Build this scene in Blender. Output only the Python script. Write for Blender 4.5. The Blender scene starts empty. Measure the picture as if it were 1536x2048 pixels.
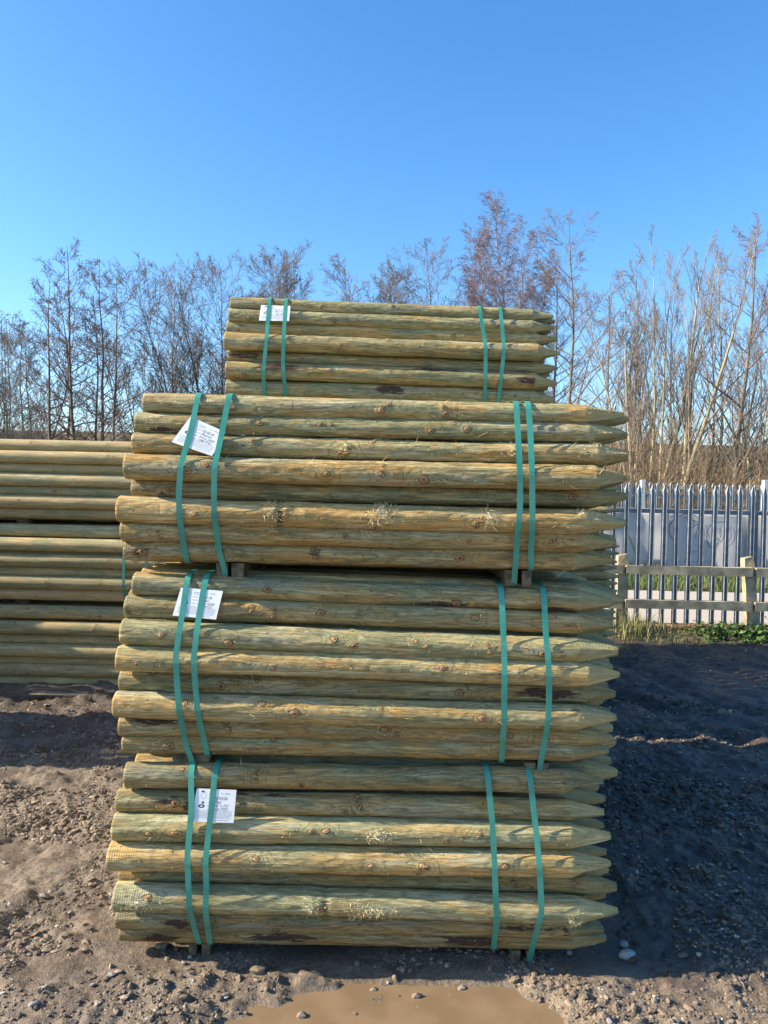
import bpy, math, random
import numpy as np
from mathutils import Vector, Matrix
S = bpy.context.scene
COL = S.collection
PI = math.pi
# ------------------------------------------------------------ camera
F = 1539.0; CZ = 1.53
ROLL = math.radians(1.3); PITCH = math.radians(0.95)
cam = bpy.data.cameras.new('camera'); camo = bpy.data.objects.new('camera', cam); COL.objects.link(camo)
cam.sensor_width = 36; cam.lens = F / 2048 * 36; cam.clip_start = 0.05; cam.clip_end = 2000
FW = Vector((0, math.cos(PITCH), -math.sin(PITCH))); U0 = Vector((0, math.sin(PITCH), math.cos(PITCH)))
RT = Vector((1, 0, 0)) * math.cos(ROLL) + U0 * math.sin(ROLL)
UP = Vector((-1, 0, 0)) * math.sin(ROLL) + U0 * math.cos(ROLL)
m = Matrix.Identity(4)
for i in range(3):
    m[i][0] = RT[i]; m[i][1] = UP[i]; m[i][2] = -FW[i]
m[2][3] = CZ
camo.matrix_world = m
S.camera = camo
S.render.resolution_x = 768; S.render.resolution_y = 1024

def at(px, py, Y):                    # photo pixel (1536x2048) and depth -> world point
    d = FW + RT * ((px - 768) / F) + UP * ((1024 - py) / F)
    t = Y / d.y
    return Vector((0, 0, CZ)) + d * t
# ------------------------------------------------------------ light
SUN_EL = math.radians(30); SUN_AZ = math.radians(3.9)
sd = Vector((math.cos(SUN_EL) * math.cos(SUN_AZ), math.cos(SUN_EL) * math.sin(SUN_AZ), -math.sin(SUN_EL)))
sl = bpy.data.lights.new('sun', 'SUN'); so = bpy.data.objects.new('sun', sl); COL.objects.link(so)
sl.energy = 5.0; sl.angle = math.radians(0.53); sl.color = (1.0, 0.89, 0.71)
so.rotation_euler = sd.to_track_quat('-Z', 'Y').to_euler()
w = bpy.data.worlds.new('World'); S.world = w; w.use_nodes = True
nt = w.node_tree; nt.nodes.clear()
sky = nt.nodes.new('ShaderNodeTexSky'); sky.sky_type = 'NISHITA'; sky.sun_disc = False
sky.sun_elevation = SUN_EL; sky.sun_rotation = math.radians(270 - 3.9)
sky.air_density = 1.0; sky.dust_density = 0.6; sky.ozone_density = 3.0; sky.altitude = 0
bg = nt.nodes.new('ShaderNodeBackground'); bg.inputs[1].default_value = 0.132
hs = nt.nodes.new('ShaderNodeHueSaturation'); hs.inputs['Saturation'].default_value = 1.26
wo = nt.nodes.new('ShaderNodeOutputWorld')
nt.links.new(sky.outputs[0], hs.inputs['Color']); nt.links.new(hs.outputs[0], bg.inputs[0]); nt.links.new(bg.outputs[0], wo.inputs[0])
S.view_settings.view_transform = 'Standard'; S.view_settings.look = 'None'
S.view_settings.exposure = 1.17; S.view_settings.gamma = 1
S.render.engine = 'CYCLES'
S.cycles.max_bounces = 6; S.cycles.diffuse_bounces = 3; S.cycles.glossy_bounces = 3
# ------------------------------------------------------------ numpy noise
def _h(ix, iy, iz, seed):
    n = (ix.astype(np.int64) * 374761393 + iy.astype(np.int64) * 668265263 + iz.astype(np.int64) * 2147483647 + seed * 1274126177) & 0xffffffff
    n = ((n ^ (n >> 13)) * 1274126177) & 0xffffffff
    n = ((n ^ (n >> 16)) * 2246822519) & 0xffffffff
    return ((n ^ (n >> 15)) & 0xffffff) / float(0xffffff) * 2 - 1
def noise3(x, y, z, seed=0):
    x, y, z = np.broadcast_arrays(np.asarray(x, float), np.asarray(y, float), np.asarray(z, float))
    ix, iy, iz = np.floor(x), np.floor(y), np.floor(z)
    fx, fy, fz = x - ix, y - iy, z - iz
    fx = fx * fx * (3 - 2 * fx); fy = fy * fy * (3 - 2 * fy); fz = fz * fz * (3 - 2 * fz)
    r = 0
    for a in (0, 1):
        for b in (0, 1):
            for c in (0, 1):
                wgt = (fx if a else 1 - fx) * (fy if b else 1 - fy) * (fz if c else 1 - fz)
                r = r + wgt * _h(ix + a, iy + b, iz + c, seed)
    return r
def fbm(x, y, z, seed=0, o=4, g=.5):
    s = 0; a = 1; k = 1
    for i in range(o):
        s = s + a * noise3(x * k, y * k, z * k, seed + i * 17); a *= g; k *= 2.03
    return s
def smooth(a, b, x):
    t = np.clip((x - a) / (b - a), 0, 1); return t * t * (3 - 2 * t)
# ------------------------------------------------------------ mesh helpers
def mesh_np(name, V, faces, mats, mi=None, smooth_sh=True):
    """faces: list of int arrays, each (n,k)"""
    me = bpy.data.meshes.new(name)
    V = np.asarray(V, dtype=np.float32)
    faces = [np.asarray(f, dtype=np.int32) for f in faces if len(f)]
    nl = sum(f.size for f in faces); nf = sum(len(f) for f in faces)
    me.vertices.add(len(V)); me.vertices.foreach_set('co', V.ravel())
    me.loops.add(nl); me.loops.foreach_set('vertex_index', np.concatenate([f.ravel() for f in faces]))
    tot = np.concatenate([np.full(len(f), f.shape[1], dtype=np.int32) for f in faces])
    st = np.concatenate([[0], np.cumsum(tot)[:-1]]).astype(np.int32)
    me.polygons.add(nf); me.polygons.foreach_set('loop_start', st); me.polygons.foreach_set('loop_total', tot)
    if mi is not None: me.polygons.foreach_set('material_index', np.asarray(mi, dtype=np.int32))
    if np.ndim(smooth_sh): me.polygons.foreach_set('use_smooth', np.asarray(smooth_sh, dtype=bool))
    else: me.polygons.foreach_set('use_smooth', np.full(nf, bool(smooth_sh)))
    for mm in mats: me.materials.append(mm)
    me.update(calc_edges=True); me.validate()
    return me
def fattr(me, name, arr):
    a = me.attributes.new(name, 'FLOAT', 'POINT'); a.data.foreach_set('value', np.asarray(arr, dtype=np.float32))
def link(name, me, parent=None, loc=None):
    o = bpy.data.objects.new(name, me); COL.objects.link(o)
    if parent is not None: o.parent = parent
    if loc is not None: o.location = loc
    return o
def empty(name, loc, label, cat, group=None):
    o = bpy.data.objects.new(name, None); COL.objects.link(o); o.location = loc
    o.empty_display_size = .1
    return tag(o, label, cat, group)
def tag(o, label, cat=None, group=None, kind=None):
    o['label'] = label
    if cat: o['category'] = cat
    if group: o['group'] = group
    if kind: o['kind'] = kind
    return o
class MB:
    def __init__(s): s.v = []; s.f4 = []; s.f3 = []; s.n = 0
    def add(s, V, Q=(), T=()):
        s.v.append(np.asarray(V, float))
        if len(Q): s.f4.append(np.asarray(Q) + s.n)
        if len(T): s.f3.append(np.asarray(T) + s.n)
        s.n += len(V)
    def box(s, lo, hi, M=None, taper=0):
        x0, y0, z0 = lo; x1, y1, z1 = hi
        V = np.array([[x0,y0,z0],[x1,y0,z0],[x1,y1,z0],[x0,y1,z0],[x0,y0,z1],[x1,y0,z1],[x1,y1,z1],[x0,y1,z1]], float)
        if M is not None: V = np.array([M @ Vector(p) for p in V])
        s.add(V, [[0,3,2,1],[4,5,6,7],[0,1,5,4],[1,2,6,5],[2,3,7,6],[3,0,4,7]])
    def build(s, name, mat, parent=None, sm=False, loc=None, bevel=0):
        fs = []
        if s.f4: fs.append(np.concatenate(s.f4))
        if s.f3: fs.append(np.concatenate(s.f3))
        me = mesh_np(name, np.concatenate(s.v), fs, mat if isinstance(mat, list) else [mat], smooth_sh=sm)
        o = link(name, me, parent, loc)
        if bevel:
            b = o.modifiers.new('bevel', 'BEVEL'); b.width = bevel; b.segments = 2
        return o
# ------------------------------------------------------------ materials
class NT:
    def __init__(s, name):
        s.m = bpy.data.materials.new(name); s.m.use_nodes = True; s.t = s.m.node_tree
        s.b = s.t.nodes['Principled BSDF']; s.out = s.t.nodes['Material Output']
        s.b.inputs['Specular IOR Level'].default_value = .3
    def n(s, typ, **k):
        x = s.t.nodes.new(typ)
        for a, v in k.items():
            if a.startswith('i_'): x.inputs[a[2:]].default_value = v
            else: setattr(x, a, v)
        return x
    def l(s, a, b): s.t.links.new(a, b)
    def set(s, sock, v):
        if hasattr(v, 'links') or hasattr(v, 'is_linked'): s.l(v, sock)
        else: sock.default_value = v
    def math(s, op, a, b=0.0, c=None, clamp=False):
        x = s.n('ShaderNodeMath', operation=op, use_clamp=clamp)
        s.set(x.inputs[0], a); s.set(x.inputs[1], b)
        if c is not None: s.set(x.inputs[2], c)
        return x.outputs[0]
    def mix(s, f, a, b, mode='MIX'):
        x = s.n('ShaderNodeMix', data_type='RGBA', blend_type=mode)
        s.set(x.inputs[0], f)
        for sk, v in ((x.inputs[6], a), (x.inputs[7], b)):
            if isinstance(v, tuple): sk.default_value = (v[0], v[1], v[2], 1)
            else: s.l(v, sk)
        return x.outputs[2]
    def mrange(s, v, a, b, c=0.0, d=1.0, sm=True):
        x = s.n('ShaderNodeMapRange', interpolation_type='SMOOTHSTEP' if sm else 'LINEAR')
        s.set(x.inputs[0], v); x.inputs[1].default_value = a; x.inputs[2].default_value = b
        x.inputs[3].default_value = c; x.inputs[4].default_value = d
        return x.outputs[0]
    def comb(s, x, y, z=0.0):
        c = s.n('ShaderNodeCombineXYZ'); s.set(c.inputs[0], x); s.set(c.inputs[1], y); s.set(c.inputs[2], z); return c.outputs[0]
    def noise(s, vec, scale=1.0, detail=3.0, rough=.5, dist=0.0):
        x = s.n('ShaderNodeTexNoise'); s.l(vec, x.inputs['Vector'])
        x.inputs['Scale'].default_value = scale; x.inputs['Detail'].default_value = detail
        x.inputs['Roughness'].default_value = rough; x.inputs['Distortion'].default_value = dist
        return x.outputs[0]
    def attr(s, name):
        return s.n('ShaderNodeAttribute', attribute_name=name).outputs['Fac']
    def bump(s, h, strength, dist):
        x = s.n('ShaderNodeBump'); x.inputs['Strength'].default_value = strength; x.inputs['Distance'].default_value = dist
        s.l(h, x.inputs['Height']); s.l(x.outputs[0], s.b.inputs['Normal']); return x
def simple(name, col, rough=.6, metal=0.0, var=.15, scale=20.0, bump=0.0, spec=.3, vec='Object'):
    t = NT(name); tc = t.n('ShaderNodeTexCoord')
    n1 = t.noise(tc.outputs[vec], scale, 5)
    f = t.mrange(n1, .3, .7, 1 - var, 1 + var)
    c = t.n('ShaderNodeVectorMath', operation='SCALE'); c.inputs[0].default_value = col; t.l(f, c.inputs['Scale'])
    t.l(c.outputs[0], t.b.inputs['Base Color'])
    t.b.inputs['Roughness'].default_value = rough; t.b.inputs['Metallic'].default_value = metal
    t.b.inputs['Specular IOR Level'].default_value = spec
    if bump: t.bump(n1, .6, bump)
    return t.m

def wood_mat(name, fine=1.0, machined=False):
    t = NT(name)
    uv = t.n('ShaderNodeUVMap', uv_map='uv'); sp = t.n('ShaderNodeSeparateXYZ'); t.l(uv.outputs[0], sp.inputs[0])
    oi = t.n('ShaderNodeObjectInfo'); cs = t.n('ShaderNodeSeparateXYZ'); t.l(oi.outputs['Color'], cs.inputs[0])
    warm, brt, pur = cs.outputs
    rnd = t.math('MULTIPLY', oi.outputs['Random'], 91.0)
    u0 = sp.outputs[0]; v0 = sp.outputs[1]
    u = t.math('ADD', u0, rnd); v = t.math('ADD', v0, t.math('MULTIPLY', rnd, 1.7))
    kx, ky, kw = t.attr('kx'), t.attr('ky'), t.attr('kw')
    kd = t.math('SQRT', t.math('ADD', t.math('POWER', t.math('MULTIPLY', kx, .75), 2.0), t.math('POWER', ky, 2.0)))
    kon = t.math('GREATER_THAN', kw, .98)
    kwob = t.math('MULTIPLY', t.math('SUBTRACT', t.noise(t.comb(u, v), 60, 3), .5), .016)
    kd = t.math('ADD', kd, kwob)
    ks = t.attr('ks')
    kr = t.math('DIVIDE', kd, t.math('MAXIMUM', ks, .003))          # 1 at knot rim
    # growth-ring contours (cathedral figure of a peeled pole)
    big = t.noise(t.comb(t.math('MULTIPLY', u, 1.7), t.math('MULTIPLY', v, 11.0)), 1.0, 2.0, .45)
    wv = t.noise(t.comb(t.math('MULTIPLY', u, 7.0), t.math('MULTIPLY', v, 30.0)), 1.0, 3.0, .5)
    kpull = t.math('MULTIPLY', t.math('EXPONENT', t.math('MULTIPLY', t.math('MULTIPLY', kr, kr), -.12)), kon)
    field = t.math('ADD', t.math('ADD', t.math('MULTIPLY', big, 13.0), t.math('MULTIPLY', wv, 1.6)), t.math('MULTIPLY', kpull, 3.0))
    ring = t.math('ABSOLUTE', t.math('SUBTRACT', t.math('FRACT', field), .5))      # 0..0.5
    ringl = t.mrange(ring, .0, .22, 1.0, 0.0)
    streak = t.noise(t.comb(t.math('MULTIPLY', u, 14.0), t.math('MULTIPLY', v, 260.0)), 1.0, 4.0, .65)
    streak2 = t.noise(t.comb(t.math('MULTIPLY', u, 4.0), t.math('MULTIPLY', v, 70.0)), 1.0, 4.0, .6)
    # patches: green-grey / warm amber
    patch = t.noise(t.comb(t.math('MULTIPLY', u, 3.2), t.math('MULTIPLY', v, 14.0)), 1.0, 4.0, .6, .6)
    wf = t.math('ADD', t.mrange(patch, .40, .62), t.math('SUBTRACT', t.math('MULTIPLY', warm, 1.3), .62), clamp=True)
    if machined:
        c = t.mix(wf, (.26, .245, .13), (.43, .30, .14))
    else:
        c = t.mix(wf, (.235, .225, .110), (.46, .265, .080))
    pale = t.mrange(t.noise(t.comb(t.math('MULTIPLY', u, 6.0), t.math('MULTIPLY', v, 34.0), 5.0), 1.0, 5.0, .65), .45, .72)
    c = t.mix(t.math('MULTIPLY', pale, .60), c, (.56, .49, .27))
    gry = t.mrange(t.noise(t.comb(t.math('MULTIPLY', u, 2.2), t.math('MULTIPLY', v, 16.0), 21.0), 1.0, 4.0, .6), .50, .68)
    c = t.mix(t.math('MULTIPLY', gry, .55 if not machined else .1), c, (.36, .36, .27))
    brn = t.mrange(t.noise(t.comb(t.math('MULTIPLY', u, 4.5), t.math('MULTIPLY', v, 22.0), 9.0), 1.0, 5.0, .7), .50, .74)
    c = t.mix(t.math('MULTIPLY', brn, .80 if not machined else .25), c, (.145, .082, .034))
    c = t.mix(t.math('MULTIPLY', t.math('MULTIPLY', ringl, t.mrange(streak2, .3, .6, .4, 1.0)), .74 if not machined else .16), c, (.12, .115, .055))
    c = t.mix(t.mrange(streak, .38, .72, .0, .72 if not machined else .4), c, (.12, .10, .052))
    c = t.mix(t.mrange(streak2, .50, .74, 0, .60), c, (.66, .54, .28))
    # purple-black bark stain
    st = t.math('ADD', t.attr('stain'), t.math('MULTIPLY', pur, .25))
    sn = t.noise(t.comb(t.math('MULTIPLY', u, 16.0), t.math('MULTIPLY', v, 95.0), 3.0), 1.0, 5.0, .7)
    sf = t.mrange(t.math('ADD', t.math('MULTIPLY', st, 1.0), t.math('MULTIPLY', t.math('SUBTRACT', sn, .5), 2.6)), .42, .66, 0, .93)
    c = t.mix(sf, c, t.mix(sn, (.030, .012, .012), (.085, .040, .032)))
    # collars / small cuts
    cx, cy, cw, chx = t.attr('cx'), t.attr('cy'), t.attr('cw'), t.attr('chx'); chy = t.attr('chy')
    cm = t.math('MULTIPLY', t.math('LESS_THAN', t.math('ABSOLUTE', t.math('ADD', cx, t.math('MULTIPLY', kwob, .25))), chx),
                t.math('LESS_THAN', t.math('ABSOLUTE', t.math('ADD', cy, t.math('MULTIPLY', kwob, .6))), chy))
    cm = t.math('MULTIPLY', cm, t.math('GREATER_THAN', cw, .98))
    c = t.mix(t.math('MULTIPLY', cm, t.mrange(sn, .3, .65, .1, .8)), c, (.09, .06, .04))
    # knots
    kin = t.math('MULTIPLY', t.mrange(kr, .9, 1.1, 1, 0), kon)
    krim = t.math('MULTIPLY', t.math('MULTIPLY', t.mrange(kr, .75, 1.0), t.mrange(kr, 1.0, 1.35, 1, 0)), kon)
    krg = t.math('SINE', t.math('MULTIPLY', kr, 14.0))
    c = t.mix(t.math('MULTIPLY', kin, .85), c, t.mix(t.mrange(krg, -1, 1), (.24, .115, .045), (.46, .28, .13)))
    c = t.mix(t.math('MULTIPLY', t.mrange(kr, .12, .3, 1, 0), kon), c, (.10, .05, .02))
    c = t.mix(t.math('MULTIPLY', krim, t.mrange(streak2, .35, .6, .35, .9)), c, (.10, .062, .032))
    # small black specks (bud marks)
    vo = t.n('ShaderNodeTexVoronoi'); vo.inputs['Scale'].default_value = 1.0
    t.l(t.comb(t.math('MULTIPLY', u, 26.0), t.math('MULTIPLY', v, 55.0)), vo.inputs['Vector'])
    vc = t.n('ShaderNodeSeparateXYZ'); t.l(vo.outputs['Color'], vc.inputs[0])
    spk = t.math('MULTIPLY', t.math('LESS_THAN', vo.outputs['Distance'], .13), t.math('GREATER_THAN', vc.outputs[0], .86))
    c = t.mix(t.math('MULTIPLY', spk, .8), c, (.05, .035, .02))
    # raised bright flecks
    fl = t.noise(t.comb(t.math('MULTIPLY', u, 75.0), t.math('MULTIPLY', v, 240.0), 7.0), 1.0, 3.0, .6)
    rg = t.attr('rag')
    flm = t.math('MULTIPLY', t.mrange(t.math('ADD', fl, t.math('MULTIPLY', rg, .16)), .70, .76), .8 if not machined else .15)
    c = t.mix(flm, c, (.78, .70, .46))
    tf = t.attr('tipf')
    trib = t.math('SINE', t.math('ADD', t.math('MULTIPLY', u0, 2 * PI / .011), t.math('MULTIPLY', t.math('ADD', streak2, big), 8.0)))
    c = t.mix(t.math('MULTIPLY', tf, .55), c, t.mix(streak2, (.27, .21, .085), (.50, .42, .21)))
    c = t.mix(t.math('MULTIPLY', t.math('MULTIPLY', tf, t.mrange(trib, .2, 1.0)), .16), c, (.14, .11, .05))
    fk = t.noise(t.comb(t.math('ADD', t.math('MULTIPLY', u, 30.0), t.math('MULTIPLY', wv, 2.0)), t.math('MULTIPLY', v, 125.0), 11.0), 1.0, 4.0, .62)
    fkm = t.mrange(t.noise(t.comb(t.math('MULTIPLY', u, 5.0), t.math('MULTIPLY', v, 18.0), 13.0), 1.0, 2.0), .40, .62, .25, 1.0)
    dk = t.math('MULTIPLY', t.mrange(fk, .44, .33), fkm)
    c = t.mix(t.math('MULTIPLY', dk, .62 if not machined else .2), c, (.10, .075, .035))
    lt = t.math('MULTIPLY', t.mrange(fk, .58, .68), fkm)
    c = t.mix(t.math('MULTIPLY', lt, .55 if not machined else .15), c, (.68, .57, .32))
    # overall brightness; on recessed rows a low brt paints in shade and wetness
    sc = t.n('ShaderNodeVectorMath', operation='SCALE'); t.l(c, sc.inputs[0]); t.l(t.math('ADD', t.math('MULTIPLY', brt, 1.6), .24), sc.inputs['Scale'])
    t.l(sc.outputs[0], t.b.inputs['Base Color'])
    t.b.inputs['Roughness'].default_value = .72; t.b.inputs['Specular IOR Level'].default_value = .22
    # bump
    rib = t.math('SINE', t.math('ADD', t.math('MULTIPLY', u0, 2 * PI / .0075), t.math('MULTIPLY', v0, 60.0 if machined else 15.0)))
    ribm = t.mrange(t.noise(t.comb(t.math('MULTIPLY', u, 2.5), t.math('MULTIPLY', v, 8.0), 2.0), 1.0, 2.0), .50 if not machined else .40, .66)
    if not machined: ribm = t.math('MULTIPLY', ribm, t.mrange(u0, .22, .40, 1.0, .12))
    hgt = t.math('ADD', t.math('MULTIPLY', t.math('MULTIPLY', fk, fkm), 2.2 if not machined else .4), t.math('MULTIPLY', streak, 1.0))
    hgt = t.math('ADD', hgt, t.math('MULTIPLY', t.math('MULTIPLY', rib, ribm), .09))
    hgt = t.math('ADD', hgt, t.math('MULTIPLY', wv, 1.6))
    hgt = t.math('SUBTRACT', hgt, t.math('MULTIPLY', ringl, .25))
    hgt = t.math('ADD', hgt, t.math('MULTIPLY', flm, .9))
    hgt = t.math('SUBTRACT', hgt, t.math('MULTIPLY', cm, 1.2))
    hgt = t.math('SUBTRACT', hgt, t.math('MULTIPLY', krim, .8))
    hgt = t.math('ADD', hgt, t.math('MULTIPLY', t.math('MULTIPLY', kin, krg), .2))
    hgt = t.math('ADD', hgt, t.math('MULTIPLY', t.math('MULTIPLY', tf, trib), .10))
    t.bump(hgt, .55 if machined else 1.0, .0025 * fine)
    return t.m
M_post = wood_mat('treated_timber_peeled')
M_pole = wood_mat('treated_timber_machined', .6, True)
def endgrain():
    t = NT('end_grain'); tc = t.n('ShaderNodeTexCoord')
    sp = t.n('ShaderNodeSeparateXYZ'); t.l(tc.outputs['Object'], sp.inputs[0])
    r = t.math('SQRT', t.math('ADD', t.math('POWER', sp.outputs[1], 2.0), t.math('POWER', sp.outputs[2], 2.0)))
    n = t.noise(tc.outputs['Object'], 40, 3)
    ring = t.math('SINE', t.math('ADD', t.math('MULTIPLY', r, 1500.0), t.math('MULTIPLY', n, 6.0)))
    c = t.mix(t.mrange(ring, -.4, 1), (.46, .38, .20), (.26, .19, .09))
    c = t.mix(t.mrange(n, .45, .7), c, (.34, .36, .2))
    t.l(c, t.b.inputs['Base Color']); t.b.inputs['Roughness'].default_value = .85
    return t.m
M_end = endgrain()
M_fibre = simple('torn_fibre', (.62, .52, .29), .8, var=.35, scale=60)
M_bearer = simple('old_bearer_timber', (.12, .095, .055), .85, var=.5, scale=35, bump=.002)
M_strap = None
def strapmat():
    t = NT('green_strap'); tc = t.n('ShaderNodeTexCoord')
    n = t.noise(tc.outputs['Object'], 420, 2); n2 = t.noise(tc.outputs['Object'], 9, 3)
    c = t.mix(t.mrange(n2, .35, .65), (.034, .225, .170), (.062, .310, .236))
    n3 = t.noise(tc.outputs['Object'], 55, 5, .7); c = t.mix(t.mrange(n3, .56, .74, 0, .4), c, (.16, .20, .14))
    t.l(c, t.b.inputs['Base Color']); t.b.inputs['Roughness'].default_value = .30
    t.b.inputs['Specular IOR Level'].default_value = .6
    t.bump(n, .5, .0005)
    return t.m
M_strap = strapmat()
M_paper = simple('white_card', (.80, .81, .82), .65, var=.03)
M_ink = simple('black_ink', (.02, .02, .025), .6, var=.1)
M_print = simple('grey_print', (.36, .37, .40), .7, var=.1)
M_galv = simple('galvanised_steel', (.21, .24, .265), .50, metal=.10, var=.25, scale=14, spec=.5)
M_galv2 = simple('galvanised_steel_rail', (.18, .21, .24), .55, metal=.10, var=.3, scale=9, spec=.5)
M_fence = simple('weathered_fence_timber', (.38, .31, .20), .85, var=.35, scale=8, bump=.003)

# ------------------------------------------------------------ posts
def post_mesh(name, L, rL, rR, seed, nu=96, nv=20, tip=.115, knots=(), stains=(), cuts=(), fib=0, clusters=(), rough=1.0, tipr=.011, mat=None, dents=()):
    rs = np.random.RandomState(seed)
    uu = np.concatenate([[0, .0012, .004], np.linspace(.008, L - (tip or .012), nu)])
    if tip: uu = np.concatenate([uu, L - tip + tip * np.linspace(.06, 1, 14 if nu > 120 else 6)])
    else: uu = np.concatenate([uu, [L - .004, L - .0012, L]])
    th = np.linspace(-PI, PI, nv + 1)
    Ug, Tg = np.meshgrid(uu, th, indexing='ij')
    rb = rL + (rR - rL) * Ug / L
    cx, sx = np.cos(Tg), np.sin(Tg)
    rad = rb * (1 + .022 * noise3(Ug * 2.2, cx * 1.1, sx * 1.1, seed) )
    a = rough
    rad = rad + a * .0013 * fbm(Ug * 9, cx * rb * 42, sx * rb * 42, seed + 3, 3)
    fl = fbm(Ug * 5, cx * rb * 55, sx * rb * 55, seed + 9, 3)
    rad = rad + a * .0019 * (np.floor(fl * 3.2) / 3.2) + a * .0010 * noise3(Ug * 45, cx * rb * 200, sx * rb * 200, seed + 5)
    V0 = Tg * rb
    kxa = np.full(Ug.shape, .5); kya = np.full(Ug.shape, .5); kwa = np.zeros(Ug.shape); ksa = np.full(Ug.shape, .01); best = np.full(Ug.shape, .075)
    for (ku, kt, ksz) in knots:
        dx = Ug - ku; dy = (Tg - kt) * rb
        d = np.sqrt(dx * dx + dy * dy); mk = d < best
        kxa = np.where(mk, dx, kxa); kya = np.where(mk, dy, kya); kwa = np.where(mk, 1, kwa); best = np.where(mk, d, best); ksa = np.where(mk, ksz, ksa)
        rad = rad + .0032 * np.exp(-(d / (ksz * 1.5)) ** 2)
    stn = np.zeros(Ug.shape)
    for (su, stt, wu, wt, amp) in stains:
        stn = np.maximum(stn, amp * 1.15 * np.exp(-(np.abs(Ug - su) / wu) ** 2.2 - (np.abs(Tg - stt) / wt) ** 2.2))
    for (du, dw, dd) in dents:
        rad = rad - dd * np.exp(-((Ug - du) / dw) ** 2)
    cxa = np.full(Ug.shape, .5); cya = np.full(Ug.shape, .5); cwa = np.zeros(Ug.shape); hxa = np.full(Ug.shape, .001); hya = np.full(Ug.shape, .001); best = np.full(Ug.shape, 9.)
    for (cu, ct, hx, hy) in cuts:
        dx = Ug - cu; dy = (Tg - ct) * rb
        d = np.abs(dx); mk = (d < best) & (d < .03)
        cxa = np.where(mk, dx, cxa); cya = np.where(mk, dy, cya); cwa = np.where(mk, 1, cwa); best = np.where(mk, d, best)
        hxa = np.where(mk, hx, hxa); hya = np.where(mk, hy, hya)
    rag = np.clip(.25 * fbm(Ug * 4, cx * 1.5, sx * 1.5, seed + 40, 3), -1, 1)
    for (cu, ct, cwd, ch, cn) in clusters:
        e = np.exp(-((Ug - cu) / cwd) ** 2 - ((Tg - ct) / ch) ** 2)
        rad = rad + e * (.0022 + .0035 * np.abs(noise3(Ug * 160, cx * rb * 300, sx * rb * 300, seed + 6)))
        rag = rag + e * 1.6
    # ends
    rad = np.where(Ug < .004, rad * (1 - .05 * (1 - Ug / .004)), rad)
    offy = np.zeros(Ug.shape); offz = np.zeros(Ug.shape)
    tipf = np.zeros(Ug.shape)
    if tip:
        tipf = smooth(L - tip - .006 + .010 * noise3(Ug * 0, cx * 2, sx * 2, seed + 70), L - tip + .004 + .010 * noise3(Ug * 0, cx * 2, sx * 2, seed + 70), Ug)
        t = np.clip((L - Ug) / tip, 0, 1)
        nf = rs.choice([3, 4, 5, 40], p=[.2, .45, .2, .15]); ph = rs.rand() * 6
        fac = math.cos(PI / nf) / np.cos(((Tg + ph) % (2 * PI / nf)) - PI / nf)
        sh = np.clip((1 - t) * 3, 0, 1)
        prof = (tipr / rb) + (1 - tipr / rb) * (t ** rs.uniform(.72, .95))
        rad = rad * prof * (1 - sh + sh * (.25 + .75 * fac) * 1.04)
        k = (1 - t); offy = k * rs.uniform(-.006, .006); offz = k * rs.uniform(-.007, .007)
    else:
        rad = np.where(Ug > L - .004, rad * (1 - .05 * (1 - (L - Ug) / .004)), rad)
    b1, b2 = rs.uniform(-1, 1, 2) * .0042 * rough * L; b1 = abs(b1)
    bend = np.sin(Ug / L * PI)
    Y = offy + b1 * bend - rad * cx; Z = offz + b2 * bend + rad * sx
    X = Ug.copy()
    if tip: X[-1] += rs.uniform(-.002, .002, nv + 1)
    n0, n1 = Ug.shape
    V = np.stack([X, Y, Z], -1).reshape(-1, 3)
    idx = np.arange(n0 * n1).reshape(n0, n1)
    Q = np.stack([idx[:-1, :-1], idx[1:, :-1], idx[1:, 1:], idx[:-1, 1:]], -1).reshape(-1, 4)
    # caps : separate vertices
    cl = len(V); ringL = V[idx[0, :-1]]; ringR = V[idx[-1, :-1]]
    V = np.concatenate([V, ringL, [ringL.mean(0)], ringR, [ringR.mean(0)]])
    T1 = np.array([[cl + i, cl + nv, cl + (i + 1) % nv][::-1] for i in range(nv)])[:, ::-1]
    c2 = cl + nv + 1
    T2 = np.array([[c2 + i, c2 + (i + 1) % nv, c2 + nv] for i in range(nv)])[:, ::-1]
    T = [T1, T2]; mi3 = [1] * (2 * nv)
    # fibres
    P = []
    if fib or clusters:
        cand = []
        for _ in range(fib): cand.append((rs.uniform(.01, L - .01), rs.normal(.3, .8), rs.uniform(.003, .012), 0))
        for (cu, ct, cwd, ch, cn) in clusters:
            for _ in range(cn): cand.append((rs.normal(cu, cwd * .8), rs.normal(ct, ch * .8), rs.uniform(.004, .017), 1))
        for _ in range(int(fib * .05)): cand.append((rs.uniform(.1, L - .1), rs.normal(.2, .7), rs.uniform(.02, .04), 2))
        for (fu, ft, fl_, ty) in cand:
            fu = min(max(fu, .002), L - .004)
            i = int(np.searchsorted(uu, fu)); i = min(i, n0 - 1); j = int((ft + PI) / (2 * PI) * nv) % nv
            p0 = V[idx[i, j]] * 1.0
            ct_, st_ = math.cos(ft), math.sin(ft)
            nrm = np.array([0, -ct_, st_]); tan = np.array([0, st_, ct_])
            dr = np.array([rs.choice([-1, 1]), 0, 0]) * rs.uniform(.3, 1) + nrm * rs.uniform(.25, 1.0) + tan * rs.normal(0, .5)
            if ty == 1: dr = nrm * rs.uniform(.3, 1) + tan * rs.normal(0, .8) + np.array([1, 0, 0]) * rs.normal(0, .7)
            dr /= np.linalg.norm(dr)
            wd = np.cross(dr, nrm); wd /= (np.linalg.norm(wd) + 1e-6); hw = rs.uniform(.0003, .0008) if ty != 1 else rs.uniform(.0005, .0011)
            cv = rs.normal(0, .35, 3) * fl_
            p1 = p0 + dr * fl_ * .5 + cv * .3; p2 = p0 + dr * fl_ + cv
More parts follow.
